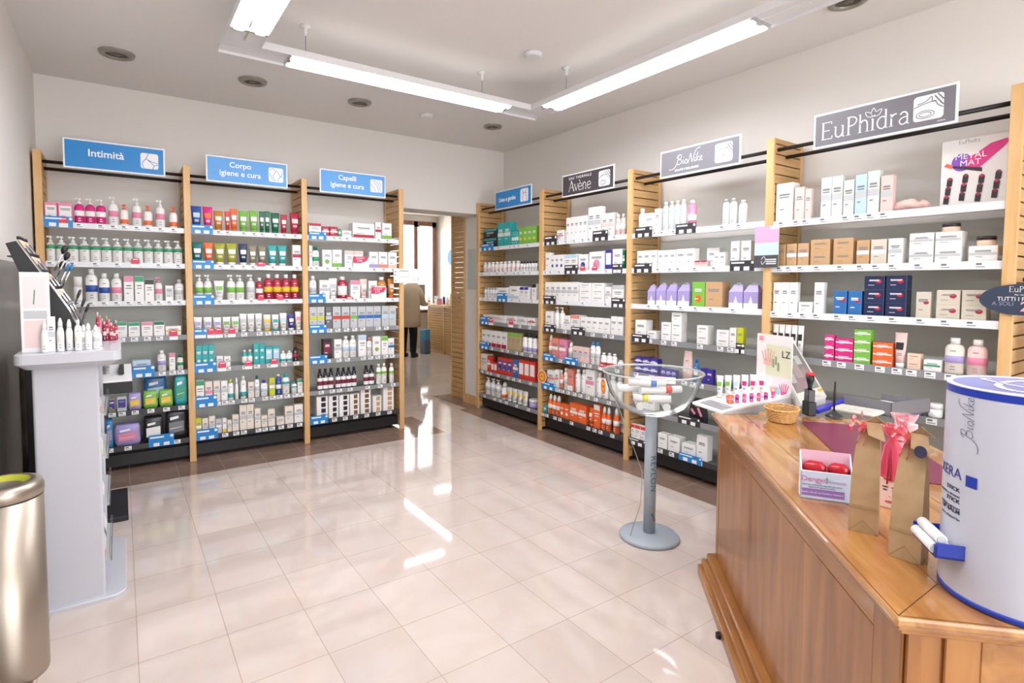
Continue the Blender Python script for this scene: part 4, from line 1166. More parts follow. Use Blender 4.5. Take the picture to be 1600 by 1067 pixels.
for k in range(9):
    px, py = 152+3.6*k, 488+3.4*(k % 4)+k*1.6; yy = 3.42+.02*(k % 3); p = at(px, py, y=yy)
    instance('bot', .016, max(.05, p.z-1.1475), ['cm', 'pk', 'cm', 'mr'][k % 4], 'pp', 'm', ['pp', 'gd', 'gy'][k % 3], (p.x, yy, 1.1475), 0, f'{NTH[k+1]} slim red lip gloss tube from left at the tray\'s far corner', 'lip glosses on the tower tray')
for k in range(5):
    p = at(118+9*k, 520+2*(k % 2), y=3.2)
    instance('bot', .028, .075, 'w', 'cr', 'm', 'w', (p.x, 3.16+.02*(k % 2), 1.1475), 0, f'{NTH[k+1]} short white tester bottle from left in the tray\'s second row', 'short testers on the tower tray')
# black tester unit behind the tower
bk = empty('tester_stand', (-.25, 4.2, 0), 0, 'black floor tester stand half hidden behind the white tower', 'display stand')
def BB(n, q, m, bv=.004): b = MB(); b.box(q[0]+.25, q[1]+.25, q[2]-4.2, q[3]-4.2, q[4], q[5], m, bv); return b.build(n, bk)
BB('base_plate', (-.46, .005, 3.93, 4.48, 0, .03), M_BLACK); BB('column', (-.46, -.22, 4.0, 4.4, .03, 1.02), M_BLACK)
BB('tester_tray', (-.24, .045, 3.98, 4.28, .775, .845), M_BLACK)
b = MB(); b.loft([[(0, 0, 0), (.285, 0, 0), (.285, .3, 0), (0, .3, 0)], [(0, 0, .012), (.285, 0, .012), (.285, .3, .07), (0, .3, .07)]], M_WHITE, smooth=False)
o = b.build('tray_face', bk); o.location = (.01, -.22, .845)
b = MB()
for k in range(5):
    for j in range(3): b.box(.03+k*.03, .05+k*.03, .12+j*.05, .15+j*.05, .04+j*.01, .055+j*.01, M_CHROME)
b.box(.22, .245, .08, .27, .035, .075, M_BLACK); o = b.build('tester_pans', bk); o.location = (.01, -.22, .845)
BB('upper_box', (-.24, -.06, 4.0, 4.3, .96, 1.03), M_BLACK)
# ------------------------------------------------------------------ counter
ZT = .82
P0 = at(1400, 965, z=ZT)
ct = empty('shop_counter', (P0.x, P0.y, 0), PI/4, 'antique walnut counter with moulded edge and stepped plinth, right foreground', 'counter')
LC_, DC = 1.69, .74                      # local x runs along the long front, local y = 0 is that front, the body lies at y < 0
def frustum(b, x0, x1, y0, y1, z0, z1, g, m):
    b.loft([[(x0, y0, z0), (x1, y0, z0), (x1, y1, z0), (x0, y1, z0)], [(x0+g, y0+g, z1), (x1-g, y0+g, z1), (x1-g, y1-g, z1), (x0+g, y1-g, z1)]], m, smooth=False)
b = MB(); b.box(0, LC_, -DC, 0, ZT-.018, ZT, M_TOP, .005)
for g, z0, z1 in ((.006, ZT-.028, ZT-.018), (.016, ZT-.04, ZT-.028)): b.box(g, LC_-g, -DC+g, -g, z0, z1, M_WALNUT, .003)
e = .0004; gm = mat('4A2E18', .6)
def groove(x0, y0, x1, y1, w=.0016):
    d = Vector((x1-x0, y1-y0)).normalized()*w/2; b.quad([(x0+d.y, y0-d.x, ZT+e), (x1+d.y, y1-d.x, ZT+e), (x1-d.y, y1+d.x, ZT+e), (x0-d.y, y0+d.x, ZT+e)], gm)
groove(.008, -.008, .15, -.15); groove(.15, -.15, LC_, -.15); groove(.15, -.15, .15, -DC); groove(.15, -.42, LC_, -.42)
groove(.008, -.0085, LC_-.01, -.0085); groove(.0085, -.01, .0085, -DC+.01)
b.build('top_board', ct)
b = MB(); b.box(.035, LC_-.035, -DC+.035, -.035, .02, ZT-.04, M_WALNUT_V); b.build('carcass', ct)
b = MB()       # front frame: posts, rails, raised panels
f = -.035
for x0, x1 in ((.035, .14), (LC_-.08, LC_-.035)): b.box(x0, x1, f, f+.007, .12, ZT-.04, M_WALNUT_V, .002)
b.box(.14, LC_-.08, f, f+.0065, ZT-.10, ZT-.04, M_WALNUT, .002)
b.build('front_frame', ct)
b = MB()
b.box(.143, LC_-.083, f, f+.0055, .122, ZT-.103, M_WALNUT_V, .001)
b.build('front_panel', ct)
b = MB()
for y0, y1 in ((-.06, -.035), (-.16, -.10), (-DC+.035, -DC+.10)): b.box(.027, .035, y0, y1, .12, ZT-.04, M_WALNUT_V, .002)
b.box(.028, .035, -DC+.10, -.16, ZT-.14, ZT-.04, M_WALNUT, .002); b.build('end_frame', ct)
b = MB(); b.box(-.004, LC_+.005, -DC, .045, 0, .05, M_WALNUT, .004); b.box(.006, LC_-.005, -DC, .030, .05, .085, M_WALNUT, .006); b.box(.018, LC_-.015, -DC, .008, .085, .12, M_WALNUT, .008); b.build('plinth', ct)
b = MB(); b.lathe([(.012, 0), (.012, .02)], M_BLACK, 12, 1, 1, 1.18, .052); b.build('door_stop', ct)

def onT(px, py): return at(px, py, z=ZT)
# round lip-balm dispenser
cx, cy, cr, ch_ = 1.49, .285, .132, 1.252-ZT
M_CYL = mat('BFC0CB', .3, name='white_display_card'); M_RB = mat('1F37A0', .3)
dp = empty('balm_dispenser', (cx, cy, ZT+.0005), 0, 'large white and blue cylindrical lip-balm dispenser on the counter corner', 'dispenser')
b = MB(); b.lathe([(cr, .012), (cr, ch_-.015)], M_CYL, 64, cap=False); b.build('cylinder', dp)
b = MB(); b.lathe([(cr*.99, 0), (cr*1.006, .001), (cr*1.006, .013)], M_RB, 64); b.build('base_ring', dp)
b = MB(); b.lathe([(cr*1.006, ch_-.019), (cr*1.006, ch_-.005)], M_RB, 64, cap=False); b.lathe([(cr*1.004, ch_-.005), (cr*1.0, ch_), (cr*.93, ch_-.002), (.001, ch_-.002)], [M_WHITE, M_WHITE, mat('8C93D0', .25)], 64); b.build('lid', dp)
b = MB()
for k, (rx, ry, w_) in enumerate(((.09, .05, .012), (.05, .09, .008))):
    pts = [Vector((rx*math.cos(t*.5), ry*math.sin(t*.5+k), 0)) for t in range(9)]
    for i in range(8):
        d = (pts[i+1]-pts[i]).normalized()*w_/2; b.quad([(pts[i].x-d.y, pts[i].y+d.x, ch_-.001), (pts[i].x+d.y, pts[i].y-d.x, ch_-.001), (pts[i+1].x+d.y, pts[i+1].y-d.x, ch_-.001), (pts[i+1].x-d.y, pts[i+1].y+d.x, ch_-.001)], M_TAG)
b.build('swirl_print', dp)
def cyl_hit(px, py, C=(cx, cy), R=cr):
    d = at(px, py, z=HCAM+1)-EYE if py < CY else at(px, py, z=0)-EYE
    a = d.x*d.x+d.y*d.y; bq = -2*(d.x*C[0]+d.y*C[1]); c = C[0]**2+C[1]**2-R*R; disc = max(0, bq*bq-4*a*c); t = (-bq-math.sqrt(disc))/(2*a)
    p = EYE+d*t; return math.atan2(p.y-C[1], p.x-C[0]) % (2*PI), p.z
def wrapper(a0, z0, mode, R=cr):
    def go(me):
        for v in me.vertices:
            x, y, e_ = v.co
            if mode == 'h': a, z = a0+x/R, z0+y
            elif mode == 'up': a, z = a0-y/R, z0+x
            else: a, z = a0+y/R, z0-x
            v.co = ((R+.0008+e_)*math.cos(a), (R+.0008+e_)*math.sin(a), z)
    return go
M_NAVY = mat('2A2C4E', .5)
a0, z0 = cyl_hit(1520, 703); a1, z1 = cyl_hit(1520, 622)
b = MB(); script(b, 0, 0, 1, M_NAVY, 0, 1.0); k = (z1-z0)/9.8
for i, (x, y, z) in enumerate(b.v):
    a = a0-(z-.5)*k/cr; b.v[i] = ((cr+.0012)*math.cos(a), (cr+.0012)*math.sin(a), z0-ZT+(x+1.3)*k)
b.build('script_lettering', dp)
def ct_text(s, px, py, size, m, xs=1, al='LEFT', bold=0):
    a, z = cyl_hit(px, py); text(s, size, m, dp, rot=(0, 0, 0), ext=.0002, xs=xs, align=al, wrap=wrapper(a, z-ZT, 'h'), bold=bold)
ct_text('XERA', 1503, 744, .030, mat('3A3A86', .5), 1.0, 'RIGHT')
for s, y, q in (('STICK', 768, 1), ('protettivo e idratante', 778, 0), ('STICK', 786, 1), ('secchezza e gerçures', 797, 0), ('LIP BALM', 803, 1), ('for dry, chapped lips', 814, 0)):
    ct_text(s, 1500, y, .0112 if q else .007, M_NAVY, 1.3 if q else 1.1, 'RIGHT', .0002 if q else 0)
a, z = cyl_hit(1518, 754); b = MB(); n = 4
pts = [(a+(i/n-.5)*.022/cr, s_) for i in range(n+1) for s_ in (0,)]
b.loft([[((cr+.001)*math.cos(q[0]), (cr+.001)*math.sin(q[0]), z-ZT-.011) for q in pts], [((cr+.001)*math.cos(q[0]), (cr+.001)*math.sin(q[0]), z-ZT+.011) for q in pts]], M_RB, cap=False, closed=False); b.build('blue_square', dp)
# chute tray
fa = math.radians(127); zt = cyl_hit(1478, 862)[1]-ZT+.004
b = MB(); x0, x1, yw = cr-.022, cr+.036, .056
b.box(x0, x1, -yw, yw, 0, .004, M_RB); b.box(x0, x1, -yw, -yw+.003, 0, .030, M_RB); b.box(x0, x1, yw-.003, yw, 0, .030, M_RB); b.box(x1-.003, x1, -yw, yw, 0, .024, M_RB)
o = b.build('chute_tray', dp); o.location = (0, 0, zt); o.rotation_euler.z = fa; TRA = fa
def balm(off, zz, l):
    r = empty('lip_balm_roll', (cx+(cr+.016+off)*math.cos(TRA), cy+(cr+.016+off)*math.sin(TRA), ZT+zt+zz), TRA+PI/2, l, 'lip balm', 'lip balms in the tray')
    b = MB(); b.tube([(-.045, 0, 0), (.046, 0, 0)], .0105, M_WHITE, 20); b.build('tube', r); b = MB(); b.tube([(.0462, 0, 0), (.048, 0, 0)], .0075, mat('C8C8CE', .4), 16); b.build('end_disc', r)
balm(-.004, .0155, 'white lip-balm tube lying lower in the blue chute tray'); balm(.0175, .0155, 'white lip-balm tube lying rear in the blue chute tray'); balm(.007, .0345, 'white lip-balm tube lying on top in the blue chute tray')

# kraft bags
def kraft(pa, pb, pc, topy, label, sticker, flip):
    A_, B_, C_ = onT(*pa), onT(*pb), onT(*pc); ex = (B_-A_); w = ex.length; ex.normalize(); ey = Vector((-ex.y, ex.x, 0)); d = min(.06, max(.04, abs((C_-B_).dot(ey))))
    h = rise(A_+ex*w/2+ey*d/2, topy)-ZT; rz = math.atan2(ex.y, ex.x)
    r = empty('kraft_paper_bag', (A_.x, A_.y, ZT+.0005), rz, label, 'bag', 'kraft paper bags')
    b = MB()
    def ring(z, kw, kd, off=0): 
        x0, x1 = w/2-w*kw/2+off, w/2+w*kw/2+off; y0, y1 = d/2-d*kd/2, d/2+d*kd/2; m = (y0+y1)/2
        return [(x0, y0, z), ((x0+x1)/2, y0, z), (x1, y0, z), (x1-.004*(1-kd), m, z), (x1, y1, z), ((x0+x1)/2, y1, z), (x0, y1, z), (x0+.004*(1-kd), m, z)]
    b.loft([ring(0, 1, 1), ring(h*.08, 1, .98), ring(h*.2, 1.0, .93), ring(h*.24, .98, .95), ring(h*.5, .94, .74), ring(h*.75, .84, .42, .003), ring(h*.88, .66, .2, .006), ring(h*.97, .5, .08, .01)], M_KRAFT, smooth=False)
    e2 = .0006; pm = mat('8E7250', .8)
    for P in ([(w*.02, h*.002), (w*.5, h*.11), (w*.98, h*.002)], [(w*.02, h*.22), (w*.5, h*.21), (w*.98, h*.22)]): b.ribbon(P, .0012, pm, -e2)
    b.build('bag_body', r)
    b = MB(); s = 1 if flip else -1; xm = w/2+.01
    b.loft([[(xm-w*.25, d/2-.002, h*.955), (xm+w*.25, d/2-.002, h*.955), (xm+w*.25, d/2+.004, h*.985), (xm-w*.25, d/2+.004, h*.985)],
            [(xm-w*.1, d/2-.03, h*.88), (xm+w*.45, d/2-.03, h*.84), (xm+w*.47, d/2-.026, h*.85), (xm-w*.08, d/2-.026, h*.895)]], M_KRAFT, smooth=False)
    b.loft([[(xm-w*.22, d/2, h*.98), (xm+w*.22, d/2, h*.98), (xm+w*.22, d/2+.004, h*.98), (xm-w*.22, d/2+.004, h*.98)], [(xm+w*.1, d/2-.008, h*1.04), (xm+w*.5, d/2-.008, h*.97), (xm+w*.5, d/2-.004, h*.97), (xm+w*.1, d/2-.004, h*1.04)]], M_KRAFT, smooth=False)
    b.build('folded_top', r)
    if sticker: b = MB(); n = 16; b.loft([[(xm+w*.2+.012*math.cos(2*PI*i/n), d/2-.031, h*.865+.014*math.sin(2*PI*i/n)) for i in range(n)], [(xm+w*.2+.012*math.cos(2*PI*i/n), d/2-.0325, h*.865+.014*math.sin(2*PI*i/n)) for i in range(n)]], mat('3B3A55', .4), smooth=False); b.build('round_sticker', r)
    b = MB(); c = Vector((xm-w*.2, d/2-.01, h*.93)); rs = random.Random(len(label))
    def strip(P, wd):
        P = catmull(P, 6); L = []; R_ = []
        for i, p in enumerate(P): L.append(p+Vector((0, wd/2, wd*.4*math.sin(i)))); R_.append(p-Vector((0, wd/2, wd*.4*math.sin(i))))
        b.loft([[l, q] for l, q in zip(L, R_)], M_ORG3, cap=False, closed=False)
    for k_ in range(3):
        a = (2.6, 1.9, 3.3)[k_]; u_ = Vector((math.cos(a), 0, math.sin(a)))*.03; strip([c, c+u_*.8+Vector((0, -.01, .012)), c+u_*1.3, c+u_*.7+Vector((0, .01, -.008)), c], .012)
    strip([c, c+Vector((-.012, -.004, -.02)), c+Vector((-.02, 0, -.045))], .012); strip([c, c+Vector((.0, -.006, -.025)), c+Vector((-.006, 0, -.05))], .01)
    b.build('coral_ribbon', r)['label'] = 'coral red sheer ribbon'
kraft((1325, 827), (1371, 838), (1388, 822), 655, 'shorter brown kraft paper bag with red ribbon, left of the pair', False, False)
kraft((1387, 867), (1438, 884), (1460, 862), 672, 'taller brown kraft paper bag with round sticker, beside the dispenser', True, True)
# organza pouch with a face-printed card at its foot
pA, pB = onT(1372, 790), onT(1399, 797); ex = (pB-pA).normalized(); rz = math.atan2(ex.y, ex.x); h = rise(pA, 665)-ZT
r = empty('organza_pouch', (pA.x, pA.y, ZT+.0005), rz, 'crimson organza gift pouch between the two kraft bags', 'gift pouch')
w = .052; b = MB(); b.box(0, w, 0, .03, .0, h*.36, mat('EBC9BA', .5), .002)
for (x, z, a_, c_, col) in ((.015, .72, .008, .0025, '6B4A3E'), (.037, .72, .008, .0025, '6B4A3E'), (.015, .62, .006, .003, '5A6A78'), (.037, .62, .006, .003, '5A6A78'), (.026, .22, .011, .004, 'C05A62'), (.026, .4, .004, .002, 'D8A898')):
    b.quad([(x+a_*math.cos(2*PI*i/12), -.0007, h*.36*z+c_*math.sin(2*PI*i/12)) for i in range(12)], mat(col, .5))
b.build('face_printed_carton', r)['label'] = 'carton printed with a pale face'
b = MB(); n = 16
def orr(a, c, z, wob): return [(w/2+a*math.cos(2*PI*i/n)*(1+wob*math.sin(4*i)), .015+c*math.sin(2*PI*i/n)*(1+wob*math.cos(3*i)), z) for i in range(n)]
b.loft([orr(.028, .018, h*.34, .02), orr(.03, .02, h*.5, .05), orr(.02, .015, h*.75, .1), orr(.008, .008, h*.85, 0), orr(.024, .02, h*.93, .2), orr(.03, .024, h, .3)], M_ORG, cap=False); b.build('organza_body', r)
b = MB(); b.tube([(w/2, -.004, h*.85), (w/2-.003, -.008, h*.6), (w/2-.006, -.006, h*.3)], .0022, mat('B0123A', .5), 6); b.tube([(w/2, -.004, h*.85), (w/2+.004, -.008, h*.55), (w/2+.002, -.006, h*.36)], .0022, mat('B0123A', .5), 6); b.build('tie_cord', r)
pA = onT(1415, 775); h = rise(pA, 655)-ZT
r = empty('wrapped_gift', (pA.x+.02, pA.y+.02, ZT+.0005), rz, 'white gift wrapped in pink sheer fabric with coral bow, behind the taller bag', 'gift')
b = MB(); b.loft([[(-.03, 0, 0), (.03, 0, 0), (.03, .03, 0), (-.03, .03, 0)], [(-.022, 0, h*.95), (.03, 0, h*.9), (.03, .03, h*.9), (-.022, .03, h*.95)]], M_WHITE, smooth=False); b.build('white_box', r)
b = MB(); w = 0; b.loft([orr(.04, .026, 0, .03), orr(.042, .028, h*.5, .06), orr(.03, .022, h*.75, .12), orr(.012, .01, h*.82, 0), orr(.034, .028, h*1.02, .25)], M_ORG2, cap=False); b.build('sheer_wrap', r)
b = MB()
for a in (.3, 1.2, 2.0, 2.9): 
    c = Vector((0, -.012, h*.84)); u_ = Vector((math.cos(a), 0, math.sin(a)))*.03; P = catmull([c, c+u_+Vector((0, -.012, .01)), c+u_*1.3, c+u_*.6+Vector((0, 0, -.012)), c], 6)
    b.loft([[p+Vector((0, .006, 0)), p-Vector((0, .006, 0))] for p in P], M_ORG3, cap=False, closed=False)
b.build('coral_bow', r)
# leaflet/carton display of biscuits with red packs
pA, pB = onT(1250, 777), onT(1331, 788); ex = (pB-pA); w = ex.length; rz = math.atan2(ex.y, ex.x); h = rise(pA, 707)-ZT; D_ = .04
r = empty('counter_display_box', (pA.x, pA.y, ZT+.0005), rz, 'small pale blue and lilac counter display box holding red sachets', 'display box')
M_DB = mat('C3CFE2', .4)
b = MB(); b.box(0, w, 0, .003, 0, h*.62, M_DB); b.box(0, w, D_-.003, D_, 0, h, mat('E3B7CB', .4)); b.box(0, w, 0, D_, 0, .003, M_DB)
for x in (0, w-.003): b.loft([[(x, 0, 0), (x+.003, 0, 0), (x+.003, D_, 0), (x, D_, 0)], [(x, 0, h*.62), (x+.003, 0, h*.62), (x+.003, D_, h), (x, D_, h)]], mat('E6EAF2', .4), smooth=False)
e2 = .0006; b.quad([(w*.03, -e2, h*.07), (w*.86, -e2, h*.07), (w*.86, -e2, h*.23), (w*.03, -e2, h*.23)], mat('8E6AB0', .4))
b.quad([(w*.0, -e2, h*.60), (w, -e2, h*.60), (w, -e2, h*.62), (0, -e2, h*.62)], M_TAG); b.build('display_carton', r)
text('Dengyn', h*.16, mat('D06AA8', .5), r, loc=(w*.27, -.001, h*.44), ext=.0002); text('Idratante', h*.1, mat('B9A6D2', .5), r, loc=(w*.7, -.001, h*.42), ext=.0002)
b = MB(); b.ribbon(catmull([(w*.50, h*.38), (w*.53, h*.44), (w*.50, h*.5)], 4), .004, mat('3FA37A', .5), -.001); b.build('leaf_mark', r)
for s, z in (('Gomme masticabili naturali con zinco', .32), ('Sapore di agrumi e miele', .27)): text(s, h*.055, mat('6C7490', .5), r, name='small_print', loc=(w*.42, -.001, h*z), ext=.0002, xs=.9)
text('Squisita, naturale con Gelatina e Vitamina C', h*.05, M_TAG, r, name='small_print', loc=(w*.43, -.001, h*.15), ext=.0002, xs=.9)
M_RS = mat('B8202C', .2)
for k, (x0, x1) in enumerate(((.05, .52), (.54, .97))):
    b = MB(); n = 14; L = (x1-x0)*w; rings = []
    for j in range(7):
        t = j/6; g = .35+.65*math.sin(PI*min(1, max(0, t*1.0)))**.4 if 0 < t < 1 else .3
        rings.append([(L*t, .022+.016*g*math.cos(2*PI*i/n)*(1+.08*math.sin(3*i+j)), h*.15*g*math.sin(2*PI*i/n)*(1+.06*math.cos(5*i+2*j))) for i in range(n)])
    b.loft(rings, M_RS); M_ = Matrix.Rotation(rz, 4, 'Z') @ Vector((x0*w, 0, 0)); tag(b.build('red_sachet', None, (pA.x+M_.x, pA.y+M_.y, ZT+h*.66), rz), ['glossy red sachet at the left of the pale counter display box', 'glossy red sachet at the right of the pale counter display box'][k], 'sachet', 'red sachets')
# plum desk mat
pA, pB = onT(1253, 660), onT(1345, 748); ex = (pB-pA).normalized(); ey = Vector((-ex.y, ex.x, 0)); L = (pB-pA).length
b = MB(); b.box(0, L*.98, .0, .31, 0, .006, mat('7E2A4C', .28), .002); tag(b.build('desk_mat', None, (pA.x, pA.y, ZT+.0005), math.atan2(ex.y, ex.x)), 'glossy plum leather desk mat lying on the counter', 'desk mat')
MATZ = ZT+.0066
# wicker basket
c0 = onT(1221, 662); rr = (onT(1250, 652)-onT(1192, 652)).length/2; h = rise(c0, 640)-ZT
M_WICK = wood('wicker', 'C08A4E', 'D6A565', 'E2BC84', (20, 20, 20), .6, 5)
fwd = Vector((c0.x, c0.y, 0)).normalized(); c1 = c0+fwd*rr*.7
r = empty('wicker_basket', (c1.x, c1.y, ZT+.0005), .6, 'small empty round wicker basket on the counter', 'basket')
h = .058
b = MB(); n = 40
for k in range(8):
    z = .005+k*h/8.6; R0 = rr*(.76+.22*k/8)
    b.tube([((R0+.0022*(-1)**(i+k))*math.cos(2*PI*i/n), (R0+.0022*(-1)**(i+k))*.8*math.sin(2*PI*i/n), z) for i in range(n)], .0034, M_WICK, 6, closed=True)
for i in range(20):
    a = 2*PI*i/20+.08; b.tube([(rr*.76*math.cos(a), rr*.76*.8*math.sin(a), .003), (rr*.97*math.cos(a), rr*.97*.8*math.sin(a), h)], .002, M_WICK, 5)
b.lathe([(rr*.76, .002), (rr*.3, .004), (.001, .004)], M_WICK, 24, 1, .8, cap=False); b.build('woven_body', r)
b = MB(); 
for ph in (0, 1): b.tube([((rr+.002*math.sin(8*2*PI*i/64*1.0+ph*PI))*math.cos(2*PI*i/64), (rr+.002*math.sin(8*2*PI*i/64+ph*PI))*.8*math.sin(2*PI*i/64), h+.002+.002*math.cos(8*2*PI*i/64+ph*PI)) for i in range(64)], .0035, M_WICK, 6, closed=True)
b.build('braided_rim', r)
# white wedge display with poster board
pA, pB = onT(1129, 648), onT(1236, 641); ex = (pB-pA); L = ex.length; rz = math.atan2(ex.y, ex.x); D_ = .24
hr = rise(pB, 614)-ZT
wd = empty('wedge_display', (pA.x, pA.y, ZT+.0005), rz, 'white wedge counter display with product board at the far counter end', 'display')
b = MB()
for y in (0, D_-.004): b.loft([[(0, y, 0), (L, y, 0), (L, y+.004, 0), (0, y+.004, 0)], [(0, y, .012), (L, y, hr), (L, y+.004, hr), (0, y+.004, .012)]], M_WHITE, smooth=False)
b.loft([[(0, 0, 0), (L, 0, 0), (L, D_, 0), (0, D_, 0)], [(0, 0, .008), (L, 0, hr*.75), (L, D_, hr*.75), (0, D_, .008)]], M_WHITE, smooth=False); b.build('tray', wd)
b = MB()
for k in range(5): x = L*(.06+k*.035); b.box(x, x+.002, .03, D_-.03, .010+hr*.75*(.06+k*.035), .013+hr*.75*(.06+k*.035), M_INK)
b.build('slots', wd)
Q2 = Vector((pB.x, pB.y, 0)); hb = rise(pB, 527)-ZT
b = MB(); m1 = mat('F4EDEB', .45); b.box(L-.006, L, 0, D_, 0, hb, m1)
X = L-.0066
def pq(y0, y1, z0, z1, m, k=0): b.quad([(X-.0005*k, y1, z0), (X-.0005*k, y0, z0), (X-.0005*k, y0, z1), (X-.0005*k, y1, z1)], m)
pq(.0, D_*.72, hb*.42, hb*.86, mat('E4E3C6', .5)); pq(.0, D_*.5, hb*.02, hb*.42, mat('F4E6E8', .5), 1)
def hand(cy_, z0, s, m):
    for k in range(5):
        a = (k-2)*.22; yy = cy_+(k-2)*s*.16; b.quad([(X-.0015, yy+s*.06, z0), (X-.0015, yy-s*.06, z0), (X-.0015, yy-s*.05+math.sin(a)*s*.7, z0+s*(1-.12*abs(k-1.6))), (X-.0015, yy+s*.05+math.sin(a)*s*.7, z0+s*(1-.12*abs(k-1.6)))], m)
    b.quad([(X-.0015, cy_+s*.4, z0-s*.3), (X-.0015, cy_-s*.4, z0-s*.3), (X-.0015, cy_-s*.4, z0+s*.05), (X-.0015, cy_+s*.4, z0+s*.05)], m)
hand(D_*.66, hb*.62, .07, mat('EDB9A8', .5)); hand(D_*.18, hb*.22, .05, mat('D8588E', .5)); hand(D_*.36, hb*.18, .04, mat('8CC4DA', .5)); hand(D_*.48, hb*.18, .04, mat('F0A868', .5))
pq(D_*.04, D_*.30, hb*.03, hb*.09, mat('E8789A', .5), 2); pq(D_*.80, D_*.93, hb*.9, hb*.97, mat('F0A0A8', .5), 2)
for k, (a_, z_) in enumerate(((.40, .70), (.47, .66), (.33, .62))): pq(D_*a_, D_*(a_+.05), hb*(z_-.12), hb*z_, mat('9AA27E', .5), 2)
o = b.build('poster_board', wd)
text('LZ', .05, mat('3A3C4A', .5), wd, loc=(X-.002, D_*.15, hb*.74), rot=(PI/2, 0, -PI/2), ext=.0003)
def inwd(x, y, z): v = Matrix.Rotation(rz, 3, 'Z') @ Vector((x, y, 0)); return (pA.x+v.x, pA.y+v.y, ZT+.001+z)
zs_ = lambda x: .0085+(hr*.75-.008)*x/L
tb = [('w', 'lg'), ('w', 'lg'), ('w', 'lb'), ('w', 'mg'), ('w', 'mg'), ('w', 'mg')]
for k, (bc, ac) in enumerate(tb):
    p = at(1117+16.3*k+8, 575-4*(k % 2), z=ZT+.12) if False else None
    x, y = L*(.36+.075*k), D_*.90-.026*k
    instance('tube', .034, .115, bc, ac, 'c', 'w', inwd(x, y, zs_(x)+.004), rz-.9, f'{NTH[k+1]} white cosmetic tube with {CN[ac][1]} label from left in the wedge display', 'tubes in the wedge display')
for k in range(7):
    x, y = L*(.30+.075*k), D_*.42-.015*k
    instance('bot', .018 if k else .036, .05, 'or' if k == 0 else 'mg', 'vi' if k % 2 else 'pk', 'm', 'w', inwd(x, y, zs_(x)+.002), rz-.7, ('short orange tester bottle in the wedge display' if k == 0 else f'{NTH[k]} magenta nail polish from left in the wedge display'), 'polishes in the wedge display')
# stamp
p = onT(1264, 650); h = rise(p, 583)-ZT
r = empty('self_inking_stamp', (p.x+.02, p.y+.01, ZT+.0005), .9, 'black self-inking stamp with red cap beside the basket', 'stamp')
b = MB(); b.box(-.03, .03, -.02, .02, 0, h*.32, M_BLACK, .004); b.box(-.022, .022, -.016, .016, h*.32, h*.6, mat('3A383C', .2), .003); b.build('stamp_body', r)
b = MB(); b.lathe([(.010, h*.6), (.009, h*.68), (.017, h*.82), (.019, h*.93)], M_BLACK, 20); b.build('handle', r)
b = MB(); b.lathe([(.019, h*.93), (.018, h*.99), (.008, h)], mat('D8303A', .35), 20); b.build('red_cap', r)
# pen on stand
p = onT(1303, 652); h = rise(p, 597)-ZT
r = empty('pen_stand', (p.x, p.y, MATZ), .2, 'black desk pen standing upright in its weighted base', 'pen')
b = MB(); b.lathe([(.045, 0), (.04, .008), (.018, .02), (.009, .026)], mat('3A3A40', .25), 28, 1.2, .8); b.build('base', r)
b = MB(); b.tube([(-.004, 0, .02), (-.002, 0, h*.6), (0, 0, h*.98)], [.004, .0055, .0035], M_BLACK, 12); b.build('pen', r)
b = MB(); b.tube([(.004, 0, h*.9), (.02, .01, h*.4), (.05, .02, .02), (.08, .0, .006)], .0011, M_INK, 6); b.build('chain', r)
# touch terminal
r3 = lambda px, py, z: at(px, py, z=z)
BL, BR, TL = r3(1252, 634, ZT+.03), r3(1336, 606, ZT+.03), r3(1228, 531, 1.115)
ex = (BR-BL); w = ex.length; ex.normalize(); up = (TL-BL); up = up-ex*up.dot(ex)*.4; hh = up.length; up.normalize(); nn = ex.cross(up).normalized()
r = empty('touch_terminal', (BL.x, BL.y, ZT+.001), 0, 'pale beige touch-screen till terminal leaning back behind the stamp', 'terminal')
Mx = Matrix(((ex.x, up.x, nn.x, BL.x-BL.x), (ex.y, up.y, nn.y, 0), (ex.z, up.z, nn.z, BL.z-ZT), (0, 0, 0, 1)))
w = min(w, .34)
def slabT(n, x0, x1, y0, y1, z0, z1, m, bv=.004): b = MB(); b.box(x0, x1, y0, y1, z0, z1, m, bv); b.xf(Mx); return b.build(n, r)
slabT('bezel', 0, w, 0, hh, -.03, 0, mat('E8E6DF', .4), .008); slabT('screen', .02, w-.025, hh*.16, hh-.022, -.001, .001, mat('8E8A86', .08), 0)
b = MB()
for q in ((.03, .09, hh*.3, hh*.5, 'B9B7B8'), (.12, .2, hh*.35, hh*.62, 'A8A098'), (.07, .16, hh*.7, hh*.85, '9BA3AA'), (.2, .27, hh*.55, hh*.7, 'C4C2C0')): b.box(q[0], q[1], q[2], q[3], .0012, .0014, mat(q[4], .3))
b.xf(Mx); b.build('screen_patches', r)  # flat grey patches laid on the screen
b = MB(); b.box(.005, w*.45, hh-.018, hh-.004, .0005, .0015, mat('E6D23A', .5)); b.box(w*.72, w-.01, hh-.018, hh-.004, .0005, .0015, mat('E6D23A', .5)); b.box(w*.8, w-.01, hh*.1, hh*.14, .0005, .0015, mat('E6C43A', .5)); b.box(w*.62, w*.78, hh*.19, hh*.23, .0012, .0018, mat('3FA08A', .5)); b.xf(Mx); b.build('yellow_sticker', r)
b = MB(); c = ex*w*.5; b.box(c.x-.08, c.x+.08, c.y-.02, c.y+.12, 0, .05, mat('D9D6CE', .4), .01); b.build('foot', r)
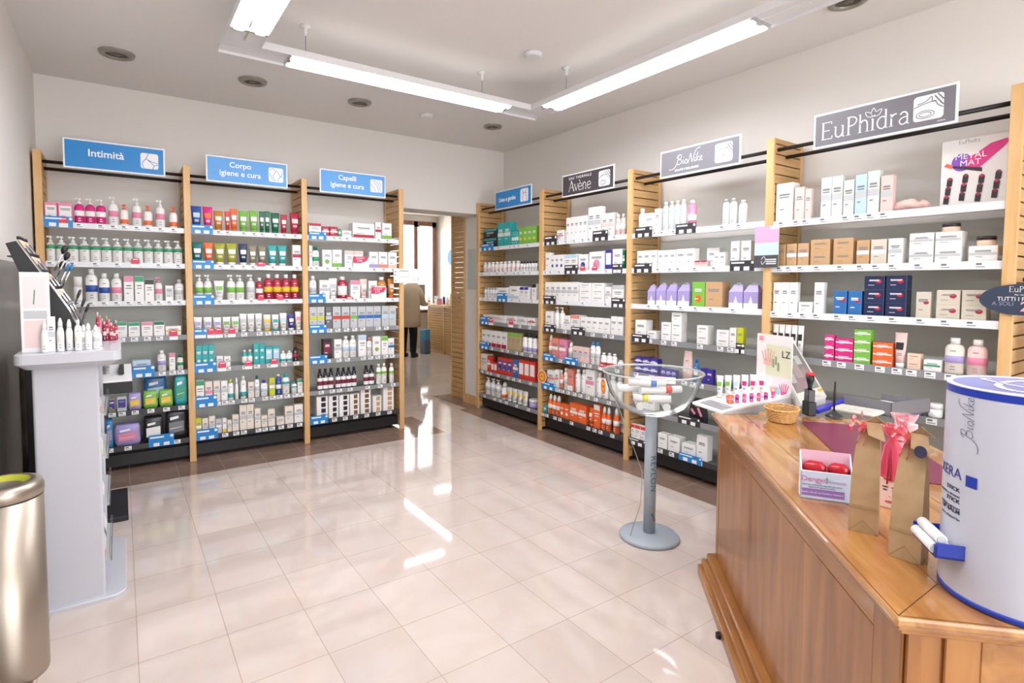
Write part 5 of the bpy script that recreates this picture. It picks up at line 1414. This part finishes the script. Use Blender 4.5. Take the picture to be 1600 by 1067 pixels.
# blue glow put into the colour of a flat box, keyboard/price list, letter tray
pA, pB = onT(1272, 646), onT(1322, 628); ex = (pB-pA).normalized()
b = MB(); b.box(0, (pB-pA).length, -.02, .012, 0, .02, mat('3A3BD8', .3), .003); tag(b.build('blue_glow_box', None, (pA.x, pA.y, ZT+.0005), math.atan2(ex.y, ex.x)), 'bright violet-blue flat box under the touch terminal', 'box')
pA, pB = onT(1298, 644), onT(1366, 656); ex = (pB-pA).normalized(); L = (pB-pA).length
r = empty('keyboard', (pA.x, pA.y, MATZ+.006), math.atan2(ex.y, ex.x), 'off-white keyboard lying behind the plum mat', 'keyboard')
b = MB(); b.box(0, L, 0, .13, 0, .012, mat('E6E2D6', .5), .003); b.build('case', r)
b = MB(); n = int(L/.018)
for i in range(n):
    for j in range(6): b.box(.006+i*.018, .021+i*.018, .008+j*.0185, .023+j*.0185, .0122, .0165, mat('F0EEE6', .45))
b.build('keys', r)
pA = at(1384, 655, z=ZT)
r = empty('letter_tray', (pA.x+.06, pA.y-.0, ZT+.0005), -.2, 'grey plastic letter tray behind the kraft bags', 'tray')
b = MB(); M_LT = mat('7C7B80', .5); b.box(0, .30, 0, .005, 0, .07, M_LT); b.box(0, .004, 0, .23, 0, .07, M_LT); b.box(.296, .3, 0, .23, 0, .05, M_LT); b.box(0, .3, 0, .23, 0, .004, M_LT); b.build('tray_body', r)
b = MB(); b.box(.02, .28, .02, .21, .006, .02, M_TAG); b.build('papers', r)

# ------------------------------------------------------------------ clear bowl stand
bc = at(1014, 839, z=0)
st = empty('bowl_stand', (bc.x, bc.y, 0), 0, 'grey pedestal stand carrying a clear bowl in the middle of the shop', 'stand')
M_PG = mat('A9B2BC', .35); zr = .958; zb = .715
b = MB(); b.lathe([(.165, 0), (.168, .012), (.16, .022), (.05, .032), (.034, .034)], M_PG, 48); b.build('round_base', st)
b = MB(); b.lathe([(.033, .03), (.033, zb)], M_PG, 28); b.build('pole', st)
prof_ = [(.04, zb), (.12, zb+.012), (.19, zb+.055), (.235, zb+.12), (.258, zb+.19), (.268, zr), (.280, zr+.003), (.280, zr-.004), (.264, zr-.006)]
b = MB(); b.lathe(prof_, M_ACRYL, 56, cap=False); b.lathe([(.001, zb+.002), (.04, zb)], M_ACRYL, 56, cap=False); b.build('clear_bowl', st)
b = MB(); b.tube([(.274*math.cos(2*PI*i/56), .274*math.sin(2*PI*i/56), zr) for i in range(56)], .0055, glassmat('bowl_rim', 'EDEFF2', .45), 8, closed=True); b.build('bowl_rim', st)
b = MB(); va = math.atan2(-bc.y, -bc.x)
b.tube([(.26*math.cos(va-1.1), .26*math.sin(va-1.1), zr-.05), (.11*math.cos(va-1.2), .11*math.sin(va-1.2), .55), (.045*math.cos(va-1.3), .045*math.sin(va-1.3), .38), (.06*math.cos(va-1.0), .06*math.sin(va-1.0), .2), (.13*math.cos(va-.9), .13*math.sin(va-.9), .03)], .0022, mat('B0A8A0', .4), 6); b.build('dangling_cord', st)
text('REVLON', .05, mat('3A7A94', .5), st, rot=(0, 0, 0), ext=.0002, wrap=wrapper(va+.55, .38, 'down', .033), spacing=1.15)
b = MB()
for a_, z_, c_ in ((.45, .165, 'E4A83A'), (.3, .14, '2E7F98'), (.62, .12, 'E0493C')):
    P = [Vector((.034*math.cos(va+a_+t*.12), .034*math.sin(va+a_+t*.12), z_+.012*math.sin(t*1.5))) for t in range(5)]; b.tube(P, .003, mat(c_, .5), 5)
b.build('round_logo', st)
rs = random.Random(5)
W_ = [((-.05, .05, .775), .8, .17, 'roll'), ((.05, -.05, .775), .8, .17, 'roll'), ((-.06, -.05, .82), 2.3, .20, 'roll'), ((.05, .05, .82), 2.3, .2, 'box'), ((-.07, .06, .864), -.45, .22, 'roll'), ((.0, -.06, .864), -.45, .24, 'roll'), ((.04, .01, .905), -.9, .22, 'box'), ((-.08, -.03, .908), -.75, .2, 'roll')]
for k, (p, a, L, t_) in enumerate(W_):
    rr_ = empty('wrapped_roll' if t_ != 'box' else 'slim_carton', (bc.x+p[0], bc.y+p[1], p[2]), a, f'{NTH[k+1]} white {"roll" if t_ != "box" else "slim carton"} with {["lilac", "orange", "yellow", "grey", "green", "red", "pale pink", "blue"][k]} mark in the clear bowl', 'sample', 'white samples in the clear bowl')
    b = MB(); mk = mat(['BFA8D8', 'EE6A3A', 'E8E05A', 'C9CCD0', 'B8D86A', 'E0584A', 'E8C0C8', '5A8AD0'][k], .5)
    if t_ == 'box': b.box(-L/2, L/2, -.022, .022, -.016, .016, M_WHITE, .002); b.box(-L*.1, L*.25, -.0225, .0225, -.0165, .0165, mk)
    else: b.tube([(-L/2, 0, 0), (L/2, 0, 0)], .021, M_WHITE, 18); b.tube([(L*.1, 0, 0), (L*.25, 0, 0)], .0214, mk, 18)
    b.build('wrapper', rr_)
def burst(loc, rz, label, R=.052):
    r = empty('price_burst', loc, rz, label, 'tag', 'orange price bursts'); n = 28
    el = lambda k, y: [(R*k*math.cos(2*PI*i/n)*(1+.02*(i % 2)), y, R*k*.95*math.sin(2*PI*i/n)) for i in range(n)]
    b = MB(); b.loft([el(1.12, 0), el(1.12, -.002)], M_TAG, smooth=False); b.build('white_border', r)
    b = MB(); b.loft([el(1, -.002), el(1, -.003)], mat('EE7A2A', .5), smooth=False); b.loft([el(.6, -.003), el(.6, -.0035)], mat('F5C03A', .5), smooth=False); b.build('orange_disc', r)
    text('50%', R*.6, mat('C8501E', .5), r, loc=(0, -.0042, 0), ext=.0002)
p = at(847, 588, x=XF-.012); burst((XF-.012, p.y, p.z), -PI/2, 'round orange discount tag on the upright between Linea and black-sign bays', .058)
av = va-.95; burst((bc.x+.27*math.cos(va-1.35), bc.y+.27*math.sin(va-1.35), zr-.09), va-1.2+PI/2, 'orange discount tag hanging from the rim of the clear bowl', .045)

# ------------------------------------------------------------------ cards on uprights, poster
p = at(1198, 385, x=XF-.012); r = empty('promo_card', (XF-.012, p.y, 1.56), -PI/2, 'pink, mint and black promotional card on the upright left of the largest grey sign', 'card')
w, h = .155, .262; b = MB(); b.box(-w/2, w/2, -.003, 0, 0, h, mat('BFE0DE', .45)); b.quad([(-w/2, -.0035, h*.6), (w/2, -.0035, h*.6), (w/2, -.0035, h), (-w/2, -.0035, h)], mat('E6A8C8', .45)); b.quad([(-w/2, -.0035, 0), (w/2, -.0035, 0), (w/2, -.0035, h*.3), (-w/2, -.0035, h*.3)], mat('4A4A50', .45))
for z in (.08, .13, .18): b.quad([(.0, -.004, h*z), (w*.42, -.004, h*z), (w*.42, -.004, h*(z+.025)), (.0, -.004, h*(z+.025))], M_TAG)
b.quad([(.02, -.004, h*.92), (w/2, -.004, h*.92), (w/2, -.004, h), (.02, -.004, h)], M_TAG); b.ribbon(catmull([(-w*.2, h*.2), (-w*.1, h*.27), (-w*.02, h*.18), (-w*.15, h*.08), (-w*.2, h*.16)], 4), .003, M_TAG, -.004); b.build('printed_card', r)
p = at(631, 431, y=YF-.01); r = empty('shelf_talker', (p.x+.02, YF-.012, p.z-.07), 0, 'white notice card on the upright at the doorway\'s left edge', 'card')
b = MB(); b.box(-.13, .13, -.003, 0, 0, .14, M_TAG)
for x, z, c_ in ((-.11, .11, '3A4A6A'), (-.115, .08, '3A4A6A'), (-.11, .02, '3A4A6A'), (.09, .03, 'B0B8A8')): b.quad([(x+.007*math.cos(i), -.0035, z+.007*math.sin(i)) for i in range(6)], mat(c_, .5))
b.quad([(-.07, -.0035, .115), (.03, -.0035, .115), (.03, -.0035, .121), (-.07, -.0035, .121)], M_INK); b.quad([(-.06, -.0035, .055), (.04, -.0035, .055), (.04, -.0035, .062), (-.06, -.0035, .062)], mat('D8D0A0', .5)); b.build('printed_card', r)
# oval sign
pc_ = at(1530, 467, x=XF-.02); Rw = .155
r = empty('oval_sign', (XF-.02, pc_.y-Rw, pc_.z), -PI/2, 'dark blue oval promotion sign on the upright at the right edge', 'sign'); n = 40
b = MB(); b.loft([[(Rw*math.cos(2*PI*i/n), 0, .072*math.sin(2*PI*i/n)) for i in range(n)], [(Rw*math.cos(2*PI*i/n), -.003, .072*math.sin(2*PI*i/n)) for i in range(n)]], mat('323E52', .4), smooth=False); b.build('oval_board', r)
b = MB(); serif(b, 'EuPhidra', -.05, .035, .026, M_TAG, -.0036); b.build('lettering', r)
text('Per rinnovare', .011, M_TAG, r, loc=(0, -.0036, .022), ext=.0002); text('TUTTI I PRODOTTI', .026, M_TAG, r, loc=(.01, -.0036, .002), ext=.0003, xs=.9); text('A SOLI', .026, mat('8C92A8', .5), r, loc=(-.07, -.0036, -.02), ext=.0002); text('20€', .06, mat('F0A0A8', .5), r, loc=(.04, -.0036, -.034), ext=.0006, bold=.001)
# metal-mat poster leaning on the top shelf
z0 = SHELF['B4', 1][1]; s1, zt = along('B4', 1497, 219, .12); s2, _ = along('B4', 1578, 214, .12); s1 = min(s1, .84)
s2 = width('B4')-PW/2-.01; W2 = s2-s1; hp = zt-z0
r = empty('lipstick_poster', frame('B4', (s1+s2)/2, .12, z0+.001), -PI/2, 'poster of dark lipsticks with pink and violet smear on the top shelf', 'poster')
b = MB(); b.box(-W2/2, W2/2, 0, .012, 0, hp, mat('EDE9E6', .4)); y = -.0006
b.quad([(-W2*.36+W2*.15*math.cos(2*PI*i/20)+W2*.16, y, hp*.66+hp*.13*math.sin(2*PI*i/20)) for i in range(20)], mat('8A4AC0', .4))
b.quad([(x*W2, y-.0005, z*hp) for x, z in ((-.14, .60), (.02, .52), (.2, .66), (.38, .80), (.46, .88), (.42, .92), (.2, .88), (.0, .76), (-.12, .72))], mat('E02C86', .4))
b.quad([(-.42*W2, y-.001, hp*.64), (-.36*W2, y-.001, hp*.60), (.1*W2, y-.001, hp*.49), (.1*W2, y-.001, hp*.55)], mat('2A2228', .3)); b.quad([(-.46*W2, y-.0014, hp*.63), (-.34*W2, y-.0014, hp*.58), (-.32*W2, y-.0014, hp*.63), (-.42*W2, y-.0014, hp*.67)], mat('E8644A', .3))
for j in range(3):
    for i in range(4):
        x = W2*(-.36+.23*i-.02*j); z = hp*(.40-.13*j+.03*(i % 2)); b.quad([(x-W2*.05, y-.0016, z-hp*.07), (x+W2*.03, y-.0016, z-hp*.08), (x+W2*.045, y-.0016, z+hp*.03), (x-W2*.04, y-.0016, z+hp*.035)], mat('2A1A20', .3)); b.quad([(x+W2*.035*math.cos(2*PI*q/10), y-.002, z+hp*.035+hp*.022*math.sin(2*PI*q/10)) for q in range(10)], mat(['B01E4A', '8E1A3A', 'C8285A', '7A2A4A'][(i+j) % 4], .3))
b.build('poster_board', r)
b = MB(); serif(b, 'EuPhidra', -W2*.25, hp*.93, hp*.055, mat('6A6A6A', .5), y-.0005); b.build('lettering', r)
text('METAL', W2*.15, M_TAG, r, loc=(-.02, -.002, hp*.74), ext=.0003); text('MAT', W2*.15, M_TAG, r, loc=(-.02, -.002, hp*.64), ext=.0003)
# pale pink knotted fabric
sA, zA = along('B4', 1180+760*.2811, 100+790*.2811, .06); sB, _ = along('B4', 1180+960*.2811, 320, .06)
b = MB(); n = 14; L = sB-sA; rings = []
for j in range(13):
    t = j/12; g = (.5+.5*math.sin(PI*t)**.6)*(1-.35*math.exp(-((t-.72)/.07)**2)); rings.append([(L*t, .05+.04*g*math.cos(2*PI*i/n)*(1+.12*math.sin(4*i+j)), .002+.030*g*(1+math.sin(2*PI*i/n)*(1+.1*math.cos(3*i+2*j)))) for i in range(n)])
b.loft(rings, mat('EDC6BE', .7)); tag(b.build('pink_turban', None, frame('B4', sA, .03, z0+.004), -PI/2), 'pale pink knotted fabric turban lying on the top shelf, largest grey-sign bay', 'fabric')
# dark garments of the next bay, at the right edge
for k, (c_, y_) in enumerate((('7A3428', .62), ('A2705C', .50), ('5C2A26', .40))):
    r = tag(MB().build('hanging_pouch', None, (XF+.10+.03*k, y_, 1.02), -PI/2), ['dark red-brown hanging pouch past the right-edge upright', 'dusty rose hanging pouch past the right-edge upright', 'maroon hanging pouch farthest right past the upright'][k], 'pouch', 'hanging pouches') if False else None
    b = MB(); n = 16; b.loft([[(.045*g*math.cos(2*PI*i/n)*(1+.1*math.sin(3*i+j)), .02*g*math.sin(2*PI*i/n), z) for i in range(n)] for j, (g, z) in enumerate(((.7, 0), (1, .06), (.95, .2), (.7, .34), (.3, .42)))], mat(c_, .7))
    b.tube([(0, 0, .40), (0, .01, .47)], .003, M_BLACK, 6)
    tag(b.build('hanging_pouch', None, (XF+.06+.03*k, y_, 1.0), -PI/2), ['dark red-brown hanging pouch past the right-edge upright', 'dusty rose hanging pouch past the right-edge upright', 'maroon hanging pouch farthest right past the upright'][k], 'pouch', 'hanging pouches')
b = MB(); b.tube([(XF+.15, Q[4]-.02, 1.48), (XF+.15, Q[5]+.02, 1.48)], .01, M_BLACK, 8); tag(b.build('pouch_rail'), 'black rail carrying the hanging pouches at the right edge', 'rail')

# ------------------------------------------------------------------ doorway: white column notice, back-room counter and goods, person
b = MB(); b.box(RX1-.006, RX1, YA+.05, YA+.26, 1.38, 1.86, M_ACRYL); b.box(RX1-.003, RX1-.001, YA+.06, YA+.25, 1.39, 1.85, mat('D5DAD8', .4)); tag(b.build('clear_notice_holder'), 'clear notice holder on the white column in the doorway', 'notice')
b = MB(); n = 32; b.loft([[(0, .17*math.cos(2*PI*i/n), .17*math.sin(2*PI*i/n)) for i in range(n)], [(-.01, .17*math.cos(2*PI*i/n), .17*math.sin(2*PI*i/n)) for i in range(n)]], mat('4C93C4', .4), smooth=False)
pz = at(706, 402, x=5.975); tag(b.build('round_wall_sign', None, (5.978, pz.y, pz.z)), 'round blue sign on the back-room wall', 'sign')
fc = empty('rear_counter', (5.46, 9.6, 0), 0, 'slatted beech counter with rounded top in the back room', 'counter')
b = MB(); z = .06
while z < .93: b.box(0, .02, -1.3, .84, z, z+.042, M_SLAT); z += .052
b.build('slatted_front', fc)
b = MB(); b.box(.02, .48, -1.3, .80, 0, .96, M_BEECH)
for y in (-1.3, -.4, .12, .80): b.box(-.004, .022, y, y+.04, 0, .96, M_BEECH)
b.build('carcass', fc)
b = MB(); n = 10; pts = [(.5, -1.35), (.5, 1.2)] + [(-.10+.0+.30*(1-math.cos(PI/2*t/n)), 1.2-.30+.30*math.sin(PI/2*t/n)) for t in range(n, -1, -1)] + [(-.08, -1.35)]
b.loft([[(x, y, .97) for x, y in pts], [(x, y, 1.01) for x, y in pts]], M_BEECH, smooth=False); b.build('counter_top', fc)
rs = random.Random(3); cols = ['w', 'lb', 'nv', 'pk', 'w', 'or', 'w', 'bl', 'yl', 'w', 'vi', 'cr', 'rd', 'w']
for k in range(14):
    y_ = 10.55-.16*k; x_ = 5.52+.10*(k % 3); kd = ['bot', 'box', 'pump', 'box', 'bot', 'tube'][k % 6]; hh_ = rs.uniform(.12, .26)
    instance(kd, rs.uniform(.06, .09), hh_, cols[k], cols[(k+5) % 14], 'm', 'w', (x_, y_, 1.011), -PI/2+.4, f'{NTH[k+1]} product from the window along the back-room counter, {CN[cols[k]][1]} {KN[kd][1]}', 'products on the back-room counter')
r = empty('yellow_flowers', (5.86, 9.75, 1.011), 0, 'small vase of yellow flowers on the back-room counter', 'flowers')
b = MB(); b.lathe([(.03, 0), (.045, .06), (.025, .14)], M_WHITE, 16); b.build('vase', r)
b = MB()
for k in range(14):
    a = k*2.4; q = Vector((.07*math.cos(a)*(k % 4)/3, .07*math.sin(a)*(k % 4)/3, .26+.03*(k % 3))); b.tube([(0, 0, .13), q], .003, mat('5A8A3A', .6), 5); b.lathe([(.001, q.z-.012), (.022, q.z), (.001, q.z+.012)], mat('E8C62E', .6), 8, 1, 1, q.x, q.y)
b.build('blooms', r)
pm = at(648, 452, y=10.5); r = empty('till_monitor', (pm.x+.05, 10.35, 1.011), .5, 'dark grey till monitor on the back-room counter beside the person', 'monitor')
b = MB(); b.box(-.17, .17, -.02, .02, .12, .42, mat('6E6A68', .4), .01); b.build('screen', r); b = MB(); b.box(-.03, .03, -.02, .03, 0, .14, M_DARK); b.box(-.10, .10, -.08, .08, 0, .012, M_DARK); b.build('foot', r)
r = empty('shopping_bag', (5.22, 10.1, 0), .3, 'blue and grey bag on the floor beside the person in the back room', 'bag')
b = MB(); b.box(-.09, .09, -.08, .08, 0, .28, mat('6C7C92', .6), .02); b.box(-.088, .088, -.078, .078, .28, .5, mat('5AA0CC', .5), .02); b.build('bag_body', r)

# person seen from behind
pp_ = Vector((4.68, 9.78, 0)); fa = math.radians(35)      # facing away and to the right
person = empty('person', pp_, fa-PI/2, 'person seen from behind in a beige coat and black trousers, leaning on the back-room counter', 'person')
bm_v = [(0, .02, .86), (0, .0, 1.02), (0, .03, 1.18), (0, .10, 1.32), (0, .17, 1.40), (0, .24, 1.47), (0, .27, 1.55),
        (.09, .0, .80), (.10, .03, .45), (.10, -.01, .09), (.10, .12, .04), (-.09, .0, .80), (-.10, .0, .45), (-.10, -.05, .09), (-.10, .08, .04),
        (.17, .10, 1.30), (.22, .16, 1.05), (.17, .38, 1.04), (.15, .46, 1.04), (-.17, .10, 1.30), (-.22, .16, 1.05), (-.17, .38, 1.04), (-.15, .46, 1.04)]
bm_e = [(0, 1), (1, 2), (2, 3), (3, 4), (4, 5), (5, 6), (0, 7), (7, 8), (8, 9), (9, 10), (0, 11), (11, 12), (12, 13), (13, 14), (3, 15), (15, 16), (16, 17), (17, 18), (3, 19), (19, 20), (20, 21), (21, 22)]
rad = [.13, .12, .13, .12, .055, .075, .07, .085, .06, .04, .035, .085, .06, .04, .035, .055, .042, .03, .025, .055, .042, .03, .025]
for s_ in (1, -1):                          # fingers
    w0 = 18 if s_ == 1 else 22
    for k in range(5):
        off = (k-2)*.016; i0 = len(bm_v); bm_v += [(s_*.15+off, .50, 1.04), (s_*.15+off*1.2, .53-.008*abs(k-2), 1.03)]; bm_e += [(w0, i0), (i0, i0+1)]; rad += [.008, .007]
me = bpy.data.meshes.new('body'); me.from_pydata(bm_v, bm_e, []); me.materials.append(mat('D8AE94', .6, name='skin'))
ob = bpy.data.objects.new('body', me); COL.objects.link(ob); ob.parent = person
md = ob.modifiers.new('skin', 'SKIN'); sd = ob.modifiers.new('sub', 'SUBSURF'); sd.levels = 1; sd.render_levels = 1
for i, v in enumerate(me.skin_vertices[0].data): v.radius = (rad[i], rad[i]); v.use_root = (i == 0)
n = 24
def ringp(a, c, y, z, wob=0): return [(a*math.cos(2*PI*i/n)*(1+wob*math.sin(4*i)), y+c*math.sin(2*PI*i/n)*(1+wob*math.cos(5*i)), z) for i in range(n)]
M_COAT = mat('C8B498', .85, name='beige_wool'); M_TRO = mat('1E1C20', .8)
b = MB(); b.loft([ringp(.24, .19, .02, .60, .03), ringp(.245, .19, .015, .78, .02), ringp(.235, .18, .02, 1.0, .01), ringp(.235, .175, .04, 1.2), ringp(.23, .16, .08, 1.33), ringp(.17, .13, .13, 1.42), ringp(.09, .09, .18, 1.47)], M_COAT)
for s_ in (1, -1): b.tube([(s_*.17, .09, 1.34), (s_*.215, .15, 1.18), (s_*.21, .22, 1.05), (s_*.17, .36, 1.04), (s_*.17, .42, 1.04)], [.075, .072, .065, .055, .05], M_COAT, 14)
b.build('coat', person)['label'] = 'beige knee-length coat'
b = MB()
for s_ in (1, -1): o_ = .02 if s_ == 1 else -.02; b.tube([(s_*.09, 0, .86), (s_*.10, .015+o_, .45), (s_*.10, -.01+o_, .10)], [.105, .078, .06], M_TRO, 14)
b.build('trousers', person)
for s_ in (1, -1):
    o_ = .02 if s_ == 1 else -.02; b = MB(); x_ = s_*.10
    b.loft([[(x_+.05*math.cos(2*PI*i/16), .05+o_+.13*math.sin(2*PI*i/16), 0) for i in range(16)], [(x_+.05*math.cos(2*PI*i/16), .05+o_+.13*math.sin(2*PI*i/16), .04) for i in range(16)], [(x_+.045*math.cos(2*PI*i/16), -.01+o_+.06*math.sin(2*PI*i/16), .10) for i in range(16)], [(x_+.05*math.cos(2*PI*i/16), -.015+o_+.055*math.sin(2*PI*i/16), .2) for i in range(16)]], M_BLACK); b.build('boot', person)
b = MB(); rings = []
for j in range(9):
    t = PI*j/8; rings.append([(max(.004, .092*math.sin(t))*math.cos(2*PI*i/n), .245+max(.004, .10*math.sin(t))*math.sin(2*PI*i/n), 1.545-.105*math.cos(t)) for i in range(n)])
b.loft(rings, mat('B9AFA6', .9)); b.build('hair', person)['label'] = 'short grey hair'
